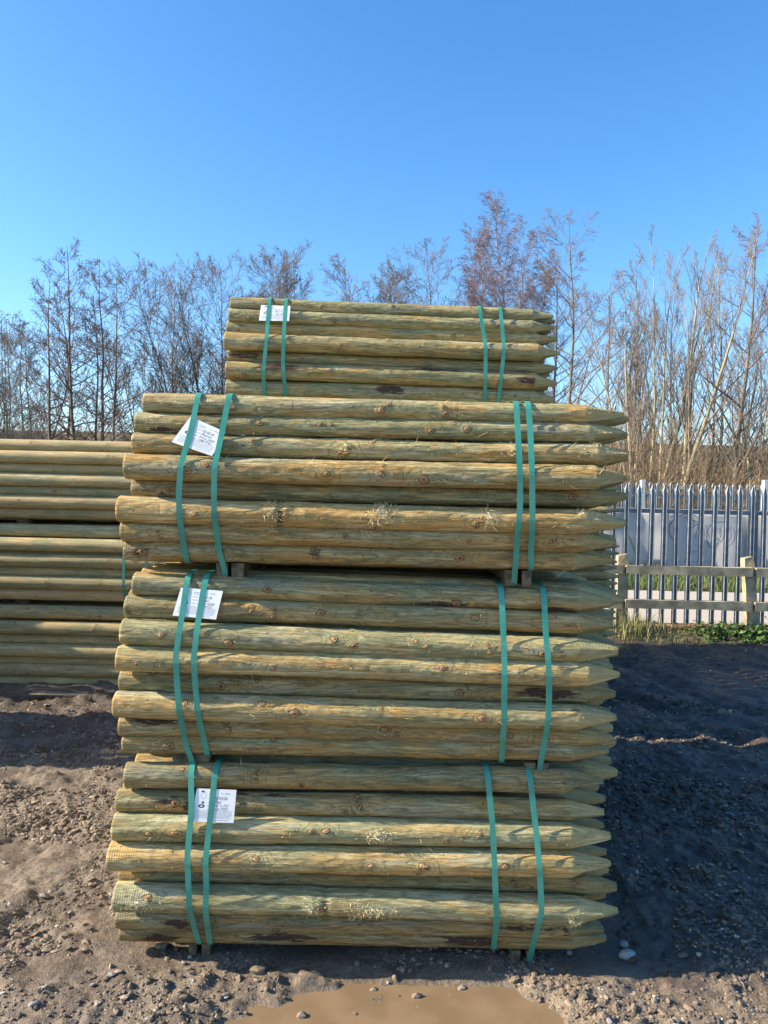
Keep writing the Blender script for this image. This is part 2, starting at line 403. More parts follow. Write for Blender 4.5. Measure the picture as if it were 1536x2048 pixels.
            p0 = p0 - nrm * .001
            P.append(([p0 - wd * hw, p0 + wd * hw, p0 + nrm * hw * 1.4, p1 - wd * hw * .8, p1 + wd * hw * .8, p1 + np.cross(wd, dr) * hw, p2]))
    Qf = []
    if P:
        b0 = len(V); P = np.array(P); m_ = len(P)
        V = np.concatenate([V, P.reshape(-1, 3)])
        bs = b0 + np.arange(m_)[:, None] * 7
        Qf = np.concatenate([bs + [0, 1, 4, 3], bs + [1, 2, 5, 4], bs + [2, 0, 3, 5]])
        Tf = np.concatenate([bs + [3, 4, 6], bs + [4, 5, 6], bs + [5, 3, 6]])
        T.append(Tf); mi3 += [2] * len(Tf)
        Q = np.concatenate([Q, Qf])
    T = np.concatenate(T)
    nbody = (n0 - 1) * (n1 - 1)
    mi = np.concatenate([np.zeros(nbody), np.full(len(Q) - nbody, 2), mi3])
    smf = np.concatenate([np.ones(nbody), np.zeros(len(Q) - nbody), np.zeros(len(T))]).astype(bool)
    me = mesh_np(name, V, [Q, T], [mat or M_post, M_end, M_fibre], mi, smf)
    nb = n0 * n1
    def pad(a, v=0.0):
        o = np.full(len(V), float(v)); o[:nb] = a.ravel(); return o
    for nme, arr, dv in (('kx', kxa, .5), ('ky', kya, .5), ('kw', kwa, 0), ('ks', ksa, .01), ('stain', stn, 0), ('rag', rag, 0), ('tipf', tipf, 0)):
        fattr(me, nme, pad(arr, dv))
    if cuts:
        for nme, arr, dv in (('cx', cxa, .5), ('cy', cya, .5), ('cw', cwa, 0), ('chx', hxa, .001), ('chy', hya, .001)): fattr(me, nme, pad(arr, dv))
    uvl = me.uv_layers.new(name='uv')
    vi = np.empty(len(me.loops), dtype=np.int32); me.loops.foreach_get('vertex_index', vi)
    uvv = np.zeros((len(V), 2)); uvv[:nb, 0] = Ug.ravel(); uvv[:nb, 1] = V0.ravel(); uvv[nb:] = V[nb:, :2]
    uvl.data.foreach_set('uv', uvv[vi].astype(np.float32).ravel())
    return me

def rnd_knots(rs, L, n):
    out = []
    for k in range(n):
        u = rs.uniform(.04, L - .14); t = rs.uniform(-1.0, 1.3)
        out.append((u, t, rs.uniform(.004, .0095)))
        if rs.rand() < .3: out.append((u + rs.uniform(-.02, .02), t + rs.choice([-1, 1]) * rs.uniform(.6, 1.0), rs.uniform(.004, .009)))
    return out
INNER = [post_mesh('inner_post', 1.63, .039, .037, 900 + i, 40, 14, .115 + .01 * i, knots=rnd_knots(np.random.RandomState(i), 1.6, 7), rough=.8) for i in range(5)]
INNER_F = [post_mesh('inner_post', 1.63, .045, .043, 920 + i, 60, 16, .115 + .01 * i, knots=rnd_knots(np.random.RandomState(i + 9), 1.6, 5), rough=.8) for i in range(5)]
INPOLE = [post_mesh('inner_pole', 5.6, .051, .051, 950 + i, 60, 14, 0, knots=rnd_knots(np.random.RandomState(30 + i), 5.6, 12), rough=.3, mat=M_pole) for i in range(3)]

def hull2d(pts):
    pts = sorted(set((round(a, 5), round(b, 5)) for a, b in pts))
    def half(ps):
        h = []
        for p in ps:
            while len(h) >= 2 and (h[-1][0] - h[-2][0]) * (p[1] - h[-2][1]) - (h[-1][1] - h[-2][1]) * (p[0] - h[-2][0]) <= 0: h.pop()
            h.append(p)
        return h
    a = half(pts); b = half(pts[::-1]); return a[:-1] + b[:-1]         # ccw in (Y,Z)
def circle(y, z, r, n=28): return [(y + r * math.cos(k * 2 * PI / n), z + r * math.sin(k * 2 * PI / n)) for k in range(n)]

def align(o, p0, p1, parent, twist=0.0):
    d = (p1 - p0).normalized()
    z = Vector((0, 0, 1)); y = z.cross(d).normalized(); z = d.cross(y)
    R = Matrix((d, y, z)).transposed().to_4x4()
    o.matrix_local = Matrix.Translation(p0 - parent.location) @ R @ Matrix.Rotation(twist, 4, 'X')

def strap_mesh(hull, xfun, w=.0185, th=.0009, off=.0012):
    """closed band round the hull; xfun(y,z)->x"""
    n = len(hull); P = []
    c = (sum(p[0] for p in hull) / n, sum(p[1] for p in hull) / n)
    pts = []
    for i in range(n):                                       # subdivide long edges
        a = hull[i]; b = hull[(i + 1) % n]; d = math.dist(a, b); k = max(1, int(d / .02))
        for j in range(k): pts.append((a[0] + (b[0] - a[0]) * j / k, a[1] + (b[1] - a[1]) * j / k))
    n = len(pts); V = []
    for i in range(n):
        p = pts[i]; a = pts[i - 1]; b = pts[(i + 1) % n]
        tx, tz = b[0] - a[0], b[1] - a[1]; l = math.hypot(tx, tz) + 1e-9; nx, nz = tz / l, -tx / l
        x = xfun(p[0], p[1])
        for o, sx in ((off, -1), (off, 1), (off + th, 1), (off + th, -1)):
            V.append((x + sx * w / 2, p[0] + nx * o, p[1] + nz * o))
    Q = []
    for i in range(n):
        a = i * 4; b = ((i + 1) % n) * 4
        for k in range(4):
            k2 = (k + 1) % 4; Q.append([a + k, b + k, b + k2, a + k2])
    me = mesh_np('strap', V, [np.array(Q)], [M_strap], smooth_sh=False)
    return me

class Pack: pass
def make_pack(name, label, group, rows, Y0, deep, straps, bearers, seed, feats={}, pitch=.084, fibn=130, front=True, yaw=.022, shell=False, base=None, kind='post'):
    """rows: (xl,yl,xr,yr,r,off)   pixels of left end axis / tip axis"""
    rs = np.random.RandomState(seed)
    P = Pack(); P.rows = []
    circ = []
    for i, (xl, yl, xr, yr, r, off) in enumerate(rows):
        off = off * 1.22
        p0 = at(xl, yl, Y0 + off); p1 = at(xr, yr, Y0 + off + yaw)
        P.rows.append((p0, p1, r))
    zc = sum(p[0].z for p in P.rows) / len(P.rows)
    zb = min(min(p[0].z, p[1].z) - p[2] for p in P.rows)
    mid = (P.rows[0][0] + P.rows[0][1]) / 2
    root = empty(name, Vector((mid.x, Y0 + deep * pitch / 2, zb - .045)), label, 'post bundle', group)
    P.root = root
    nrow = len(P.rows)
    for i, (p0, p1, r) in enumerate(P.rows):
        for j in range(deep):
            if shell and not (i in (0, nrow - 1) or j in (0, deep - 1)): continue
            if deep > 12 and 2 <= i <= 5 and j in (6, 8): continue
            f = feats.get(i, {}) if j == 0 else {}
            if j == 0 and front:
                L = (p1 - p0).length; s = seed * 31 + i
                pxl, pxr = rows[i][0], rows[i][2]
                U = lambda px: (px - pxl) / (pxr - pxl) * L
                kn = rnd_knots(np.random.RandomState(s), L, f.get('nk', 3))
                kn += [(U(a), b, c) for a, b, c in f.get('knots', ())]
                me = post_mesh('fence_post', L, r * 1.0, r * .97, s, 300, 44, rs.uniform(.105, .135), knots=kn,
                               stains=[(U(a), b, c, d, e) for a, b, c, d, e in f.get('stains', ())],
                               cuts=[(U(a), b, c, d) for a, b, c, d in f.get('cuts', ())],
                               clusters=[(U(a), b, c, d, e) for a, b, c, d, e in f.get('clusters', ())],
                               dents=[(U(a), b, c) for a, b, c in f.get('dents', ())],
                               fib=int(fibn * f.get('fib', 1.0)), tipr=rs.uniform(.008, .013))
                o = link('fence_post', me, root); align(o, p0, p1, root)
                o.color = (f.get('warm', rs.uniform(.3, .65)) + .06, f.get('brt', rs.uniform(.45, .65)), f.get('pur', 0.0), 1)
                if 'label' in f: o['label'] = f['label']
                rr = r
            else:
                dy = j * pitch; jx = rs.uniform(-.020, .014); jz = rs.uniform(-.004, .004)
                a = p0 + Vector((jx, dy, jz)); b = p1 + Vector((jx, dy, jz))
                me = (INNER_F if pitch > .09 else INNER)[rs.randint(5)]
                o = link('fence_post', me, root); align(o, a, b, root, rs.uniform(0, 6.28))
                o.color = (rs.uniform(.2, .7), rs.uniform(.45, .65), rs.uniform(0, .4), 1)
                rr = .045 if pitch > .09 else .039
            y = p0.y + yaw * .5 + j * pitch; z = (p0.z + p1.z) / 2
            circ.append((i, j, y, z, rr))
    P.circ = circ
    P.xmid = mid.x
    # slope in z along x (posts not exactly level): hull evaluated at a given x
    sl_top = (P.rows[0][1].z - P.rows[0][0].z) / (P.rows[0][1].x - P.rows[0][0].x)
    sl_bot = (P.rows[-1][1].z - P.rows[-1][0].z) / (P.rows[-1][1].x - P.rows[-1][0].x)
    def hull_at(x, bear=None):
        pts = []
        for (i, j, y, z, r) in circ:
            p0, p1, _ = P.rows[i]
            t = (x - p0.x) / (p1.x - p0.x)
            pts += circle(p0.y + yaw * t + j * pitch, p0.z + (p1.z - p0.z) * t, r * 1.03 + .0018, 24)
        if bear:
            pts += bear
        return hull2d(pts)
    P.hull_at = hull_at
    def front_y(x, z, H=None):
        H = H or hull_at(x); best = 1e9
        n = len(H)
        for k in range(n):
            a, b = H[k], H[(k + 1) % n]
            if (a[1] - z) * (b[1] - z) <= 0 and abs(a[1] - b[1]) > 1e-9:
                y = a[0] + (b[0] - a[0]) * (z - a[1]) / (b[1] - a[1]); best = min(best, y)
        return best if best < 1e8 else Y0 + .05
    P.front_y = front_y
    # bearers under the pack
    ytop = min(c[2] - c[4] for c in circ if c[0] == nrow - 1)
    P.bx = []
    y0b = ytop + .02; y1b = Y0 + (deep - 1) * pitch + .03
    for (bx0, bx1, h, typ) in bearers:
        xa = at(bx0, 1500, Y0 + .05).x; xb = at(bx1, 1500, Y0 + .05).x
        xa, xb = (bx0, bx1) if abs(bx0) < 20 else (xa, xb)
        xm = (xa + xb) / 2
        p0, p1, r = P.rows[-1]; t = (xm - p0.x) / (p1.x - p0.x); zt = p0.z + (p1.z - p0.z) * t - .035
        mb = MB(); k = 5; yy = np.linspace(y0b, y1b, 8)
        if typ == 'half':
            prof = [(xa + (xb - xa) * (.5 - .5 * math.cos(q * PI / 8)), zt - h * math.sin(q * PI / 8)) for q in range(9)]
        else:
            prof = [(xa, zt), (xa + .002, zt - h), (xb - .002, zt - h), (xb, zt)]
        V = []; n = len(prof)
        for q, y in enumerate(yy):
            for (x, z) in prof: V.append((x + rs.uniform(-.001, .001), y, z + rs.uniform(-.0012, .0012)))
        Q = []
        for q in range(len(yy) - 1):
            for e in range(n): Q.append([q * n + e, q * n + (e + 1) % n, (q + 1) * n + (e + 1) % n, (q + 1) * n + e])
        T = []
        for base_, rev in ((0, 0), ((len(yy) - 1) * n, 1)):
            for e in range(1, n - 1):
                tt = [base_, base_ + e, base_ + e + 1]; T.append(tt[::-1] if rev == 0 else tt)
        V = np.array(V) - np.array(root.location)
        mb.add(V, Q, T); mb.build('bearer', M_bearer, root)
        P.bx.append((xa, xb, zt - h))
    # straps
    for st in straps:
        keys, under = st
        wid = .0185
        # first guess of x
        x0 = at(keys[0][0], keys[0][1], Y0 + .02).x
        bear = None
        if under:
            zt = P.rows[-1][0].z - .035 - under
            bear = [(y0b + .004, zt), (y1b - .004, zt)]
        H = hull_at(x0, bear)
        tab = []
        for (px, py) in keys:
            y = Y0 + .03
            for _ in range(5):
                q = at(px, py, y)
                yn = front_y(q.x, q.z, H)
                if yn > 1e8: break
                y = .5 * y + .5 * (yn - .002)
            q = at(px, py, y); tab.append((q.z, q.x))
        tab.sort(); zs = [a[0] for a in tab]; xs = [a[1] for a in tab]
        ymid = Y0 + deep * pitch / 2
        def xf(y, z):
            x = float(np.interp(z, zs, xs))
            if y > Y0 + .12:
                k = min(1, (y - Y0 - .12) / .3); xm_ = xs[len(xs) // 2]; x = x * (1 - k * .5) + xm_ * k * .5
            return x
        me = strap_mesh(H, xf, wid)
        o = link('strap', me, root); o.location = -root.location
    return P

# text -> 2D verts
def text2d(s, size=1.0, shear=0.0, sx=1.0):
    c = bpy.data.curves.new('t', 'FONT'); c.body = s; c.size = size; c.shear = shear; c.resolution_u = 2; c.fill_mode = 'BOTH'
    c.offset = -.004 * size
    o = bpy.data.objects.new('t', c); COL.objects.link(o)
    dg = bpy.context.evaluated_depsgraph_get(); me = bpy.data.meshes.new_from_object(o.evaluated_get(dg))
    V = np.array([v.co[:2] for v in me.vertices]); Fc = [list(p.vertices) for p in me.polygons]
    bpy.data.objects.remove(o); bpy.data.curves.remove(c); bpy.data.meshes.remove(me)
    V[:, 0] *= sx
    return V, Fc
def add_label(P, corners, lines, Y0, rot=False):
    """corners TL,TR,BR,BL in photo pixels"""
    root = P.root; TL, TR, BR, BL = [np.array(c, float) for c in corners]
    xmid = at((TL[0] + BR[0]) / 2, TL[1], Y0).x; H = P.hull_at(xmid)
    def pt(s, t, lift):
        q = (TL * (1 - s) + TR * s) * (1 - t) + (BL * (1 - s) + BR * s) * t
        y = Y0 + .02
        for _ in range(4):
            p = at(q[0], q[1], y); y = P.front_y(p.x, p.z, H) - .0004
        return at(q[0], q[1], y - lift - .0012 * (1 - math.cos((t - .5) * 3)) * 0 )
    N = 12; V = [pt(i / N, j / N, 0) for j in range(N + 1) for i in range(N + 1)]
    V2 = [v + Vector((0, .0006, 0)) for v in V]
    idx = np.arange((N + 1) ** 2).reshape(N + 1, N + 1)
    Q = np.stack([idx[:-1, :-1], idx[1:, :-1], idx[1:, 1:], idx[:-1, 1:]], -1).reshape(-1, 4)
    n = len(V); Q2 = Q[:, ::-1] + n
    border = list(idx[0, :]) + list(idx[1:, -1]) + list(idx[-1, -2::-1]) + list(idx[-2:0:-1, 0])
    QB = [[border[k], border[(k + 1) % len(border)], border[(k + 1) % len(border)] + n, border[k] + n] for k in range(len(border))]
    A = np.array(V + V2) - np.array(root.location)
    me = mesh_np('paper_label', A, [np.concatenate([Q, Q2, QB])], [M_paper], smooth_sh=False)
    lab = link('paper_label', me, root)
    # printed matter
    mb = MB()
    def quad(s0, t0, s1, t1, lift=.00035):
        v = [pt(s0, t0, lift), pt(s1, t0, lift), pt(s1, t1, lift), pt(s0, t1, lift)]
        mb.add(np.array(v) - np.array(root.location), [[0, 1, 2, 3]])
    def txt(b, s, s0, t0, h, asp, shear=0.0, lift=.00035):
        V_, F_ = text2d(s, 1.0, shear)
        if not len(V_): return
        W = []
        for (x, y) in V_: W.append(pt(s0 + x * h * asp, t0 - y * h, lift))
        W = np.array(W) - np.array(root.location); tri = []
        for f in F_:
            for k in range(1, len(f) - 1): tri.append([f[0], f[k], f[k + 1]])
        b.add(W, (), tri)
    asp = 1 / 1.45
    rl = random.Random(5)
    for k in range(2): quad(.33, .115 + k * .055, .50 - .02 * k, .135 + k * .055)
    quad(.62, .12, .68, .135); quad(.72, .115, .84, .14)
    for k in range(4): quad(.33, .27 + k * .115, .45 + .03 * (k % 2), .287 + k * .115)
    quad(.05, .655, .95, .662)
    for k in range(6):
        s0 = .08; t0 = .69 + k * .037
        while s0 < .9:
            e = s0 + rl.uniform(.02, .09); quad(s0, t0, min(e, .93), t0 + .012); s0 = e + .012
    quad(.55, .93, .85, .945)
    # round stamp ring
    for k in range(20):
        a0, a1 = k / 20 * 2 * PI, (k + 1) / 20 * 2 * PI; q = []
        for (a, rr) in ((a0, .10), (a1, .10), (a1, .09), (a0, .09)): q.append(pt(.20 + rr * asp * math.cos(a), .20 + rr * math.sin(a), .00035))
        mb.add(np.array(q) - np.array(root.location), [[0, 1, 2, 3]])
    mb.build('printed_text', M_print, lab)
    mb = MB()
    quad(.13, .06, .20, .10); 
    for k in range(16):                                     # oval emblem
        a0, a1 = k / 16 * 2 * PI, (k + 1) / 16 * 2 * PI; q = []
        for (a, rr) in ((a0, 1), (a1, 1), (a1, .55), (a0, .55)): q.append(pt(.19 + rr * .075 * math.cos(a), .52 + rr * .055 * math.sin(a) * (1 if rr == 1 else .8), .00035))
        mb.add(np.array(q) - np.array(root.location), [[0, 1, 2, 3]])
    q = [pt(.21, .36, .00035), pt(.25, .44, .00035), pt(.17, .44, .00035)]; mb.add(np.array(q) - np.array(root.location), (), [[0, 1, 2]])
    mb.build('printed_emblem', M_ink, lab)
    mb = MB()
    for k, s in enumerate(lines): txt(mb, s, .47 + .02 * (k % 2), .315 + k * .112, .125, asp * 1.05, .35)
    mb.build('handwriting', M_ink, lab)

def R(lst): return lst
# ---- bottom pack
k_ = 1 / F
D_rows = [(254,1549,1205,1562,.0415,.032),(237,1599,1206,1620,.0380,.034),(230,1652,1219,1672,.0440,.012),(221,1711,1221,1728,.0455,.0),
          (243,1746,1231,1770,.0375,.050),(232,1792,1234,1824,.0455,.002),(236,1832,1205,1857,.0370,.045),(243,1859,1211,1877,.0340,.060)]
D_f = {0: dict(warm=.45, brt=.42, stains=[(1150,.2,.055,.5,1.0)], cuts=[(x,.1,.0012,.02) for x in (490,505,517,533,840,853)], fib=.5, label='dark green-brown post with a black bark patch on its point'),
       1: dict(warm=.6, brt=.5, stains=[(335,.3,.05,.5,.6),(380,.0,.035,.9,.62),(520,1.0,.2,.35,.5)], knots=[(355,.15,.011),(720,.0,.006)], cuts=[(x,.1,.0016,.0014) for x in range(300,1100,16)]),
       2: dict(warm=.18, brt=.68, clusters=[(755,.0,.03,.5,90)], knots=[(305,-.1,.008),(362,-.05,.011),(624,.3,.007),(955,.35,.007),(890,-.3,.008)]),
       3: dict(warm=.55, brt=.66, knots=[(515,.35,.009),(517,-.75,.010),(740,.0,.007),(850,-.1,.008),(1005,.1,.010)], fib=.7),
       4: dict(warm=.55, brt=.36, fib=.3),  # recessed rows here carry their shade and wetness in a low brt
       5: dict(warm=.15, brt=.66, clusters=[(745,-.2,.06,.35,160),(620,-.1,.02,.4,50),(1140,-.5,.015,.4,50),(285,0,.04,.5,70)], knots=[(303,.4,.010),(640,-.1,.009),(985,.35,.006)], dents=[(650,.012,.0035)], stains=[(650,0,.014,1.4,.55)], label='pale post with a big ringed knot figure at mid length'),
       6: dict(warm=.6, brt=.38, stains=[(360,-.1,.05,.5,.9),(1040,.3,.12,.25,.75),(1130,.2,.03,.8,.6)], cuts=[(x,.3,.003,.004) for x in range(400,640,34)], fib=.4),
       7: dict(warm=.85, brt=.36, pur=.5, stains=[(330,-.3,.06,.5,.7),(560,.0,.13,.4,.75),(940,.1,.09,.6,.95)], fib=.6, label='reddish brown bottom post with dark bark stains')}
D_st = [([(392,1522),(383,1620),(375,1710),(377,1765),(388,1850),(397,1884)], 0), ([(436,1526),(420,1640),(411,1725),(413,1770),(414,1840),(420,1888)], .0),
        ([(972,1536),(985,1650),(990,1760),(993,1825),(988,1895)], 0), ([(1056,1538),(1072,1660),(1080,1750),(1083,1820),(1073,1860),(1062,1907)], .046)]
PD = make_pack('post_bundle', 'bottom bundle of the front stack of pointed posts, resting just above the muddy gravel', 'strapped bundles of pointed timber posts', D_rows, 2.455, 13, D_st,
               [(382,398,.045,'sq'),(408,425,.045,'sq'),(1036,1054,.048,'sq'),(1066,1083,.048,'sq')], 4, D_f, pitch=.100)
add_label(PD, [(394,1577),(473,1580),(467,1646),(380,1643)], ['02/03/26', 'Peel', '3\'6" x 5\'6"', '102 PTD'], 2.455)
# ---- middle pack
C_rows = [(270,1167,1223,1203,.0375,.036),(254,1213,1224,1250,.0385,.030),(246,1263,1234,1303,.0420,.008),(238,1316,1238,1351,.0430,.0),
          (243,1360,1230,1386,.0370,.036),(232,1408,1231,1435,.0430,.002),(242,1449,1225,1473,.0360,.036),(249,1484,1216,1503,.0360,.040)]
C_f = {0: dict(warm=.3, brt=.50, stains=[(880,-.75,.10,.35,.95),(1110,-.9,.06,.35,.9),(400,-1.0,.2,.2,.5)], knots=[(535,.1,.009),(910,-.55,.011)], label='post with a purple-black bark strip along its underside'),
       1: dict(warm=.6, brt=.48, stains=[(265,-.3,.012,.9,.5)], knots=[(640,.1,.010),(945,.2,.009),(505,.3,.008)], cuts=[(1058,.2,.004,.006),(1130,-.1,.010,.003)]),
       2: dict(warm=.10, brt=.66, knots=[(330,.0,.008),(460,-.35,.011),(668,.3,.009),(850,.0,.007),(1080,-.2,.010)], fib=.6),
       3: dict(warm=.55, brt=.68, knots=[(548,-.2,.008),(880,.2,.007)], stains=[(880,.3,.03,.3,.6),(1000,.2,.03,.3,.6),(1120,.6,.05,.3,.5)], cuts=[(x,.0 + .12 * ((i % 2)),.0014,.006) for i, x in enumerate(range(405,1110,33))], fib=1.2, label='pale post scored with a row of short upright cuts'),
       4: dict(warm=.45, brt=.42, stains=[(1090,.1,.10,.5,1.05)], knots=[(445,.0,.011),(915,.0,.010)], cuts=[(x,-.8,.002,.003) for x in range(790,1180,22)], fib=.4),  # set-back rows of this pack: brt lowered for shade and wetter wood
       5: dict(warm=.5, brt=.62, stains=[(1150,.7,.05,.3,.5)], knots=[(375,.4,.007),(590,.0,.012),(960,.0,.011)]),
       6: dict(warm=.72, brt=.46, stains=[(310,.6,.09,.5,.85)], knots=[(457,.1,.008),(766,.3,.010),(790,-.2,.007)], fib=.4),
       7: dict(warm=.6, brt=.45, knots=[(345,.0,.010),(1010,.0,.009)], stains=[(345,-.2,.03,.5,.5)])}
C_st = [([(378,1150),(365,1225),(352,1312),(354,1360),(360,1430),(372,1490),(382,1517)], .05), ([(414,1152),(399,1225),(388,1312),(390,1360),(397,1430),(413,1502)], 0),
        ([(1000,1165),(1006,1250),(1009,1345),(1008,1440),(1003,1522)], 0), ([(1080,1170),(1091,1260),(1098,1345),(1098,1400),(1095,1450),(1080,1532)], .05)]
PC = make_pack('post_bundle', 'middle bundle of the front stack, its top layer shaded by the bundle above', 'strapped bundles of pointed timber posts', C_rows, 2.455, 13, C_st,
               [(345,386,.040,'half'),(386,422,.040,'half'),(1050,1072,.040,'sq'),(1076,1098,.040,'sq')], 5, C_f, pitch=.100)
add_label(PC, [(362,1175),(446,1182),(432,1239),(345,1231)], ['02.03.26', 'Pcnloc', '3-4 x 1650', '102 PTO'], 2.455)
# ---- upper pack of the front stack
B_rows = [(290,806,1248,831,.0335,.042),(274,846,1247,868,.0345,.036),(268,887,1256,911,.0355,.026),(253,933,1253,957,.0415,.0),
          (268,977,1254,996,.0355,.042),(239,1019,1250,1045,.0415,.002),(246,1060,1232,1083,.0365,.022),(252,1099,1225,1123,.0345,.036)]
B_f = {0: dict(warm=.30, brt=.66, knots=[(760,-.1,.009),(470,-.3,.006)], cuts=[(585,.0,.0013,.022),(601,.2,.0010,.012),(882,.1,.0014,.03),(891,.1,.0012,.03),(899,.1,.0013,.03),(911,.1,.0014,.03)], fib=1.2),
       1: dict(warm=.08, brt=.60, stains=[(330,-.7,.05,.4,.75)], knots=[(520,.2,.008),(640,.2,.007),(930,.0,.009)], fib=1.6),
       2: dict(warm=.28, brt=.62, clusters=[(1025,.3,.02,.4,50),(1195,.9,.03,.4,50),(690,.2,.02,.4,30)], knots=[(693,-.2,.010),(468,-.1,.008),(505,.5,.007)], fib=2.0, label='rough post bristling with torn wood fibres'),
       3: dict(warm=.62, brt=.56, knots=[(378,-.2,.011),(845,-.4,.012),(415,.3,.009)], fib=1.3),
       4: dict(warm=.3, brt=.44, knots=[(345,.0,.008),(1140,.0,.010)], stains=[(330,-.6,.03,.3,.5),(745,.8,.02,.3,.7)]),  # recessed row, its shade and damp put into the lower brt
       5: dict(warm=.90, brt=.64, clusters=[(545,.3,.020,.7,130),(760,.5,.030,.8,230),(975,.2,.022,.7,120),(1160,.9,.02,.3,30)], knots=[(395,-.2,.007),(572,.0,.009),(948,-.5,.008)], stains=[(560,-.5,.012,1.3,.75)], dents=[(560,.012,.003)], cuts=[(324,.1,.003,.016)], label='orange-brown post with shaggy torn patches along its length'),
       6: dict(warm=.6, brt=.50, knots=[(560,.2,.008),(690,.0,.006),(1100,.0,.008)]),
       7: dict(warm=.75, brt=.45, knots=[(290,-.1,.011),(630,.4,.010),(915,.0,.011)], stains=[(285,-.1,.04,.7,.65),(630,.3,.03,.5,.5)])}
B_st = [([(396,793),(383,858),(362,930),(358,985),(361,1045),(368,1095),(374,1121)], 0), ([(458,795),(443,870),(429,935),(428,985),(430,1040),(438,1100),(449,1140)], .046),
        ([(1032,807),(1036,870),(1040,950),(1040,1010),(1035,1070),(1029,1156)], .05), ([(1056,808),(1061,870),(1064,950),(1065,1040),(1062,1100),(1058,1143)], 0)]
PB = make_pack('post_bundle', 'topmost bundle of the front stack, standing out widest with two strap pairs', 'strapped bundles of pointed timber posts', B_rows, 2.46, 13, B_st,
               [(427,450,.048,'sq'),(456,482,.048,'sq'),(1001,1022,.050,'sq'),(1034,1054,.050,'sq')], 6, B_f, pitch=.100)
add_label(PB, [(381,833),(451,864),(424,912),(343,884)], ['02.03.26', 'Pencoe', '3-4 x 1650', '108 PTO'], 2.46)
# ---- top pack of the rear stack
A_rows = [(462,608,1106,634,.0350,.055),(459,632,1110,657,.0365,.045),(455,656,1114,680,.0365,.055),(450,682,1117,706,.0430,.0),
          (457,712,1114,739,.0370,.045),(453,740,1114,765,.0430,.002),(453,777,1110,798,.0430,.02),(455,812,1105,832,.037,.05)]
A_f = {0: dict(warm=.10, brt=.58, fib=.5), 1: dict(warm=.2, brt=.60, fib=.5), 2: dict(warm=.35, brt=.66, knots=[(905,-.2,.010)], fib=.5), 3: dict(warm=.22, brt=.60, fib=.5),
       4: dict(warm=.15, brt=.55, stains=[(490,.0,.10,.6,.7),(780,.9,.2,.3,.6)], cuts=[(x,.6,.002,.004) for x in range(560,1000,18)], fib=.5),
       5: dict(warm=.4, brt=.58, stains=[(560,.4,.13,.5,.85),(870,.9,.14,.35,.95),(1052,-.1,.06,.6,.8)], fib=.5, label='post with a long black bark streak near its top edge'),
       6: dict(warm=.2, brt=.58, stains=[(778,.35,.07,.6,1.2)], cuts=[(x,.1,.003,.006) for x in range(820,1060,26)], fib=.5, label='post with a large blue-black scar at mid length')}
A_st = [([(539,599),(533,680),(527,740),(529,794)], 0), ([(572,600),(567,680),(566,730),(572,795)], 0),
        ([(958,613),(971,690),(971,740),(969,806)], 0), ([(1000,614),(1008,700),(1003,750),(996,806)], 0)]
PA = make_pack('post_bundle', 'highest bundle, on the stack behind, seen against the sky and bare trees', 'strapped bundles of pointed timber posts', A_rows, 3.80, 11, A_st, [], 7, A_f, fibn=80)
add_label(PA, [(522,610),(581,612),(578,642),(518,641)], ['02.03.26', 'Pencoe', '3-4 x 1650', '108 PTO'], 3.80)

# ---- generic (mostly hidden) packs: only the outer shell of posts
def generic_pack(name, label, group, x0, x1, Y0, zbase, seed, rows=8, deep=12, pitch=.084, strapx=(-.55, .5), mesh=None, rr=.039, rp=.070, cat='post bundle', pname='fence_post', poff=None, colr=(.2, .7)):
    rs = np.random.RandomState(seed); root = empty(name, Vector(((x0 + x1) / 2, Y0 + deep * pitch / 2, zbase)), label, cat, group)
    mesh = mesh or INNER; pts = []
    for i in range(rows):
        z = zbase + .045 + rr + (rows - 1 - i) * rp
        off = (poff[i] if poff else (.0 if i % 2 else .042))
        for j in range(deep):
            if not (i in (0, rows - 1) or j in (0, deep - 1)): continue
            y = Y0 + rr + off + j * pitch
            o = link(pname, mesh[rs.randint(len(mesh))], root)
            jx = rs.uniform(-.02, .02)
            align(o, Vector((x0 + jx, y, z)), Vector((x1 + jx, y + .001, z)), root, rs.uniform(0, 6.28))
            o.color = (rs.uniform(*colr), rs.uniform(.5, .68), rs.uniform(0, .3), 1)
            pts += circle(y, z, rr, 20)
    H = hull2d(pts)
    for sx in strapx:
        me = strap_mesh(H, lambda y, z, s=sx: s + (z - zbase) * .02); o = link('strap', me, root); o.location = -root.location
    mb = MB()
    for bx in (x0 + .2 * (x1 - x0), x0 + .8 * (x1 - x0)):
        mb = MB(); mb.box((bx - .04, Y0 + .06, zbase), (bx + .04, Y0 + deep * pitch, zbase + .047)); o = mb.build('bearer', M_bearer, root); o.location = -root.location
    return root
for k in range(3):
    generic_pack('post_bundle', ['lowest bundle of the rear stack, hidden behind the front stack', 'second bundle up in the rear stack, hidden behind the front stack', 'third bundle up in the rear stack, just under the highest one'][k],
                 'strapped bundles of pointed timber posts', -.80, .83, 3.80, .005 + k * .622, 40 + k, deep=11)
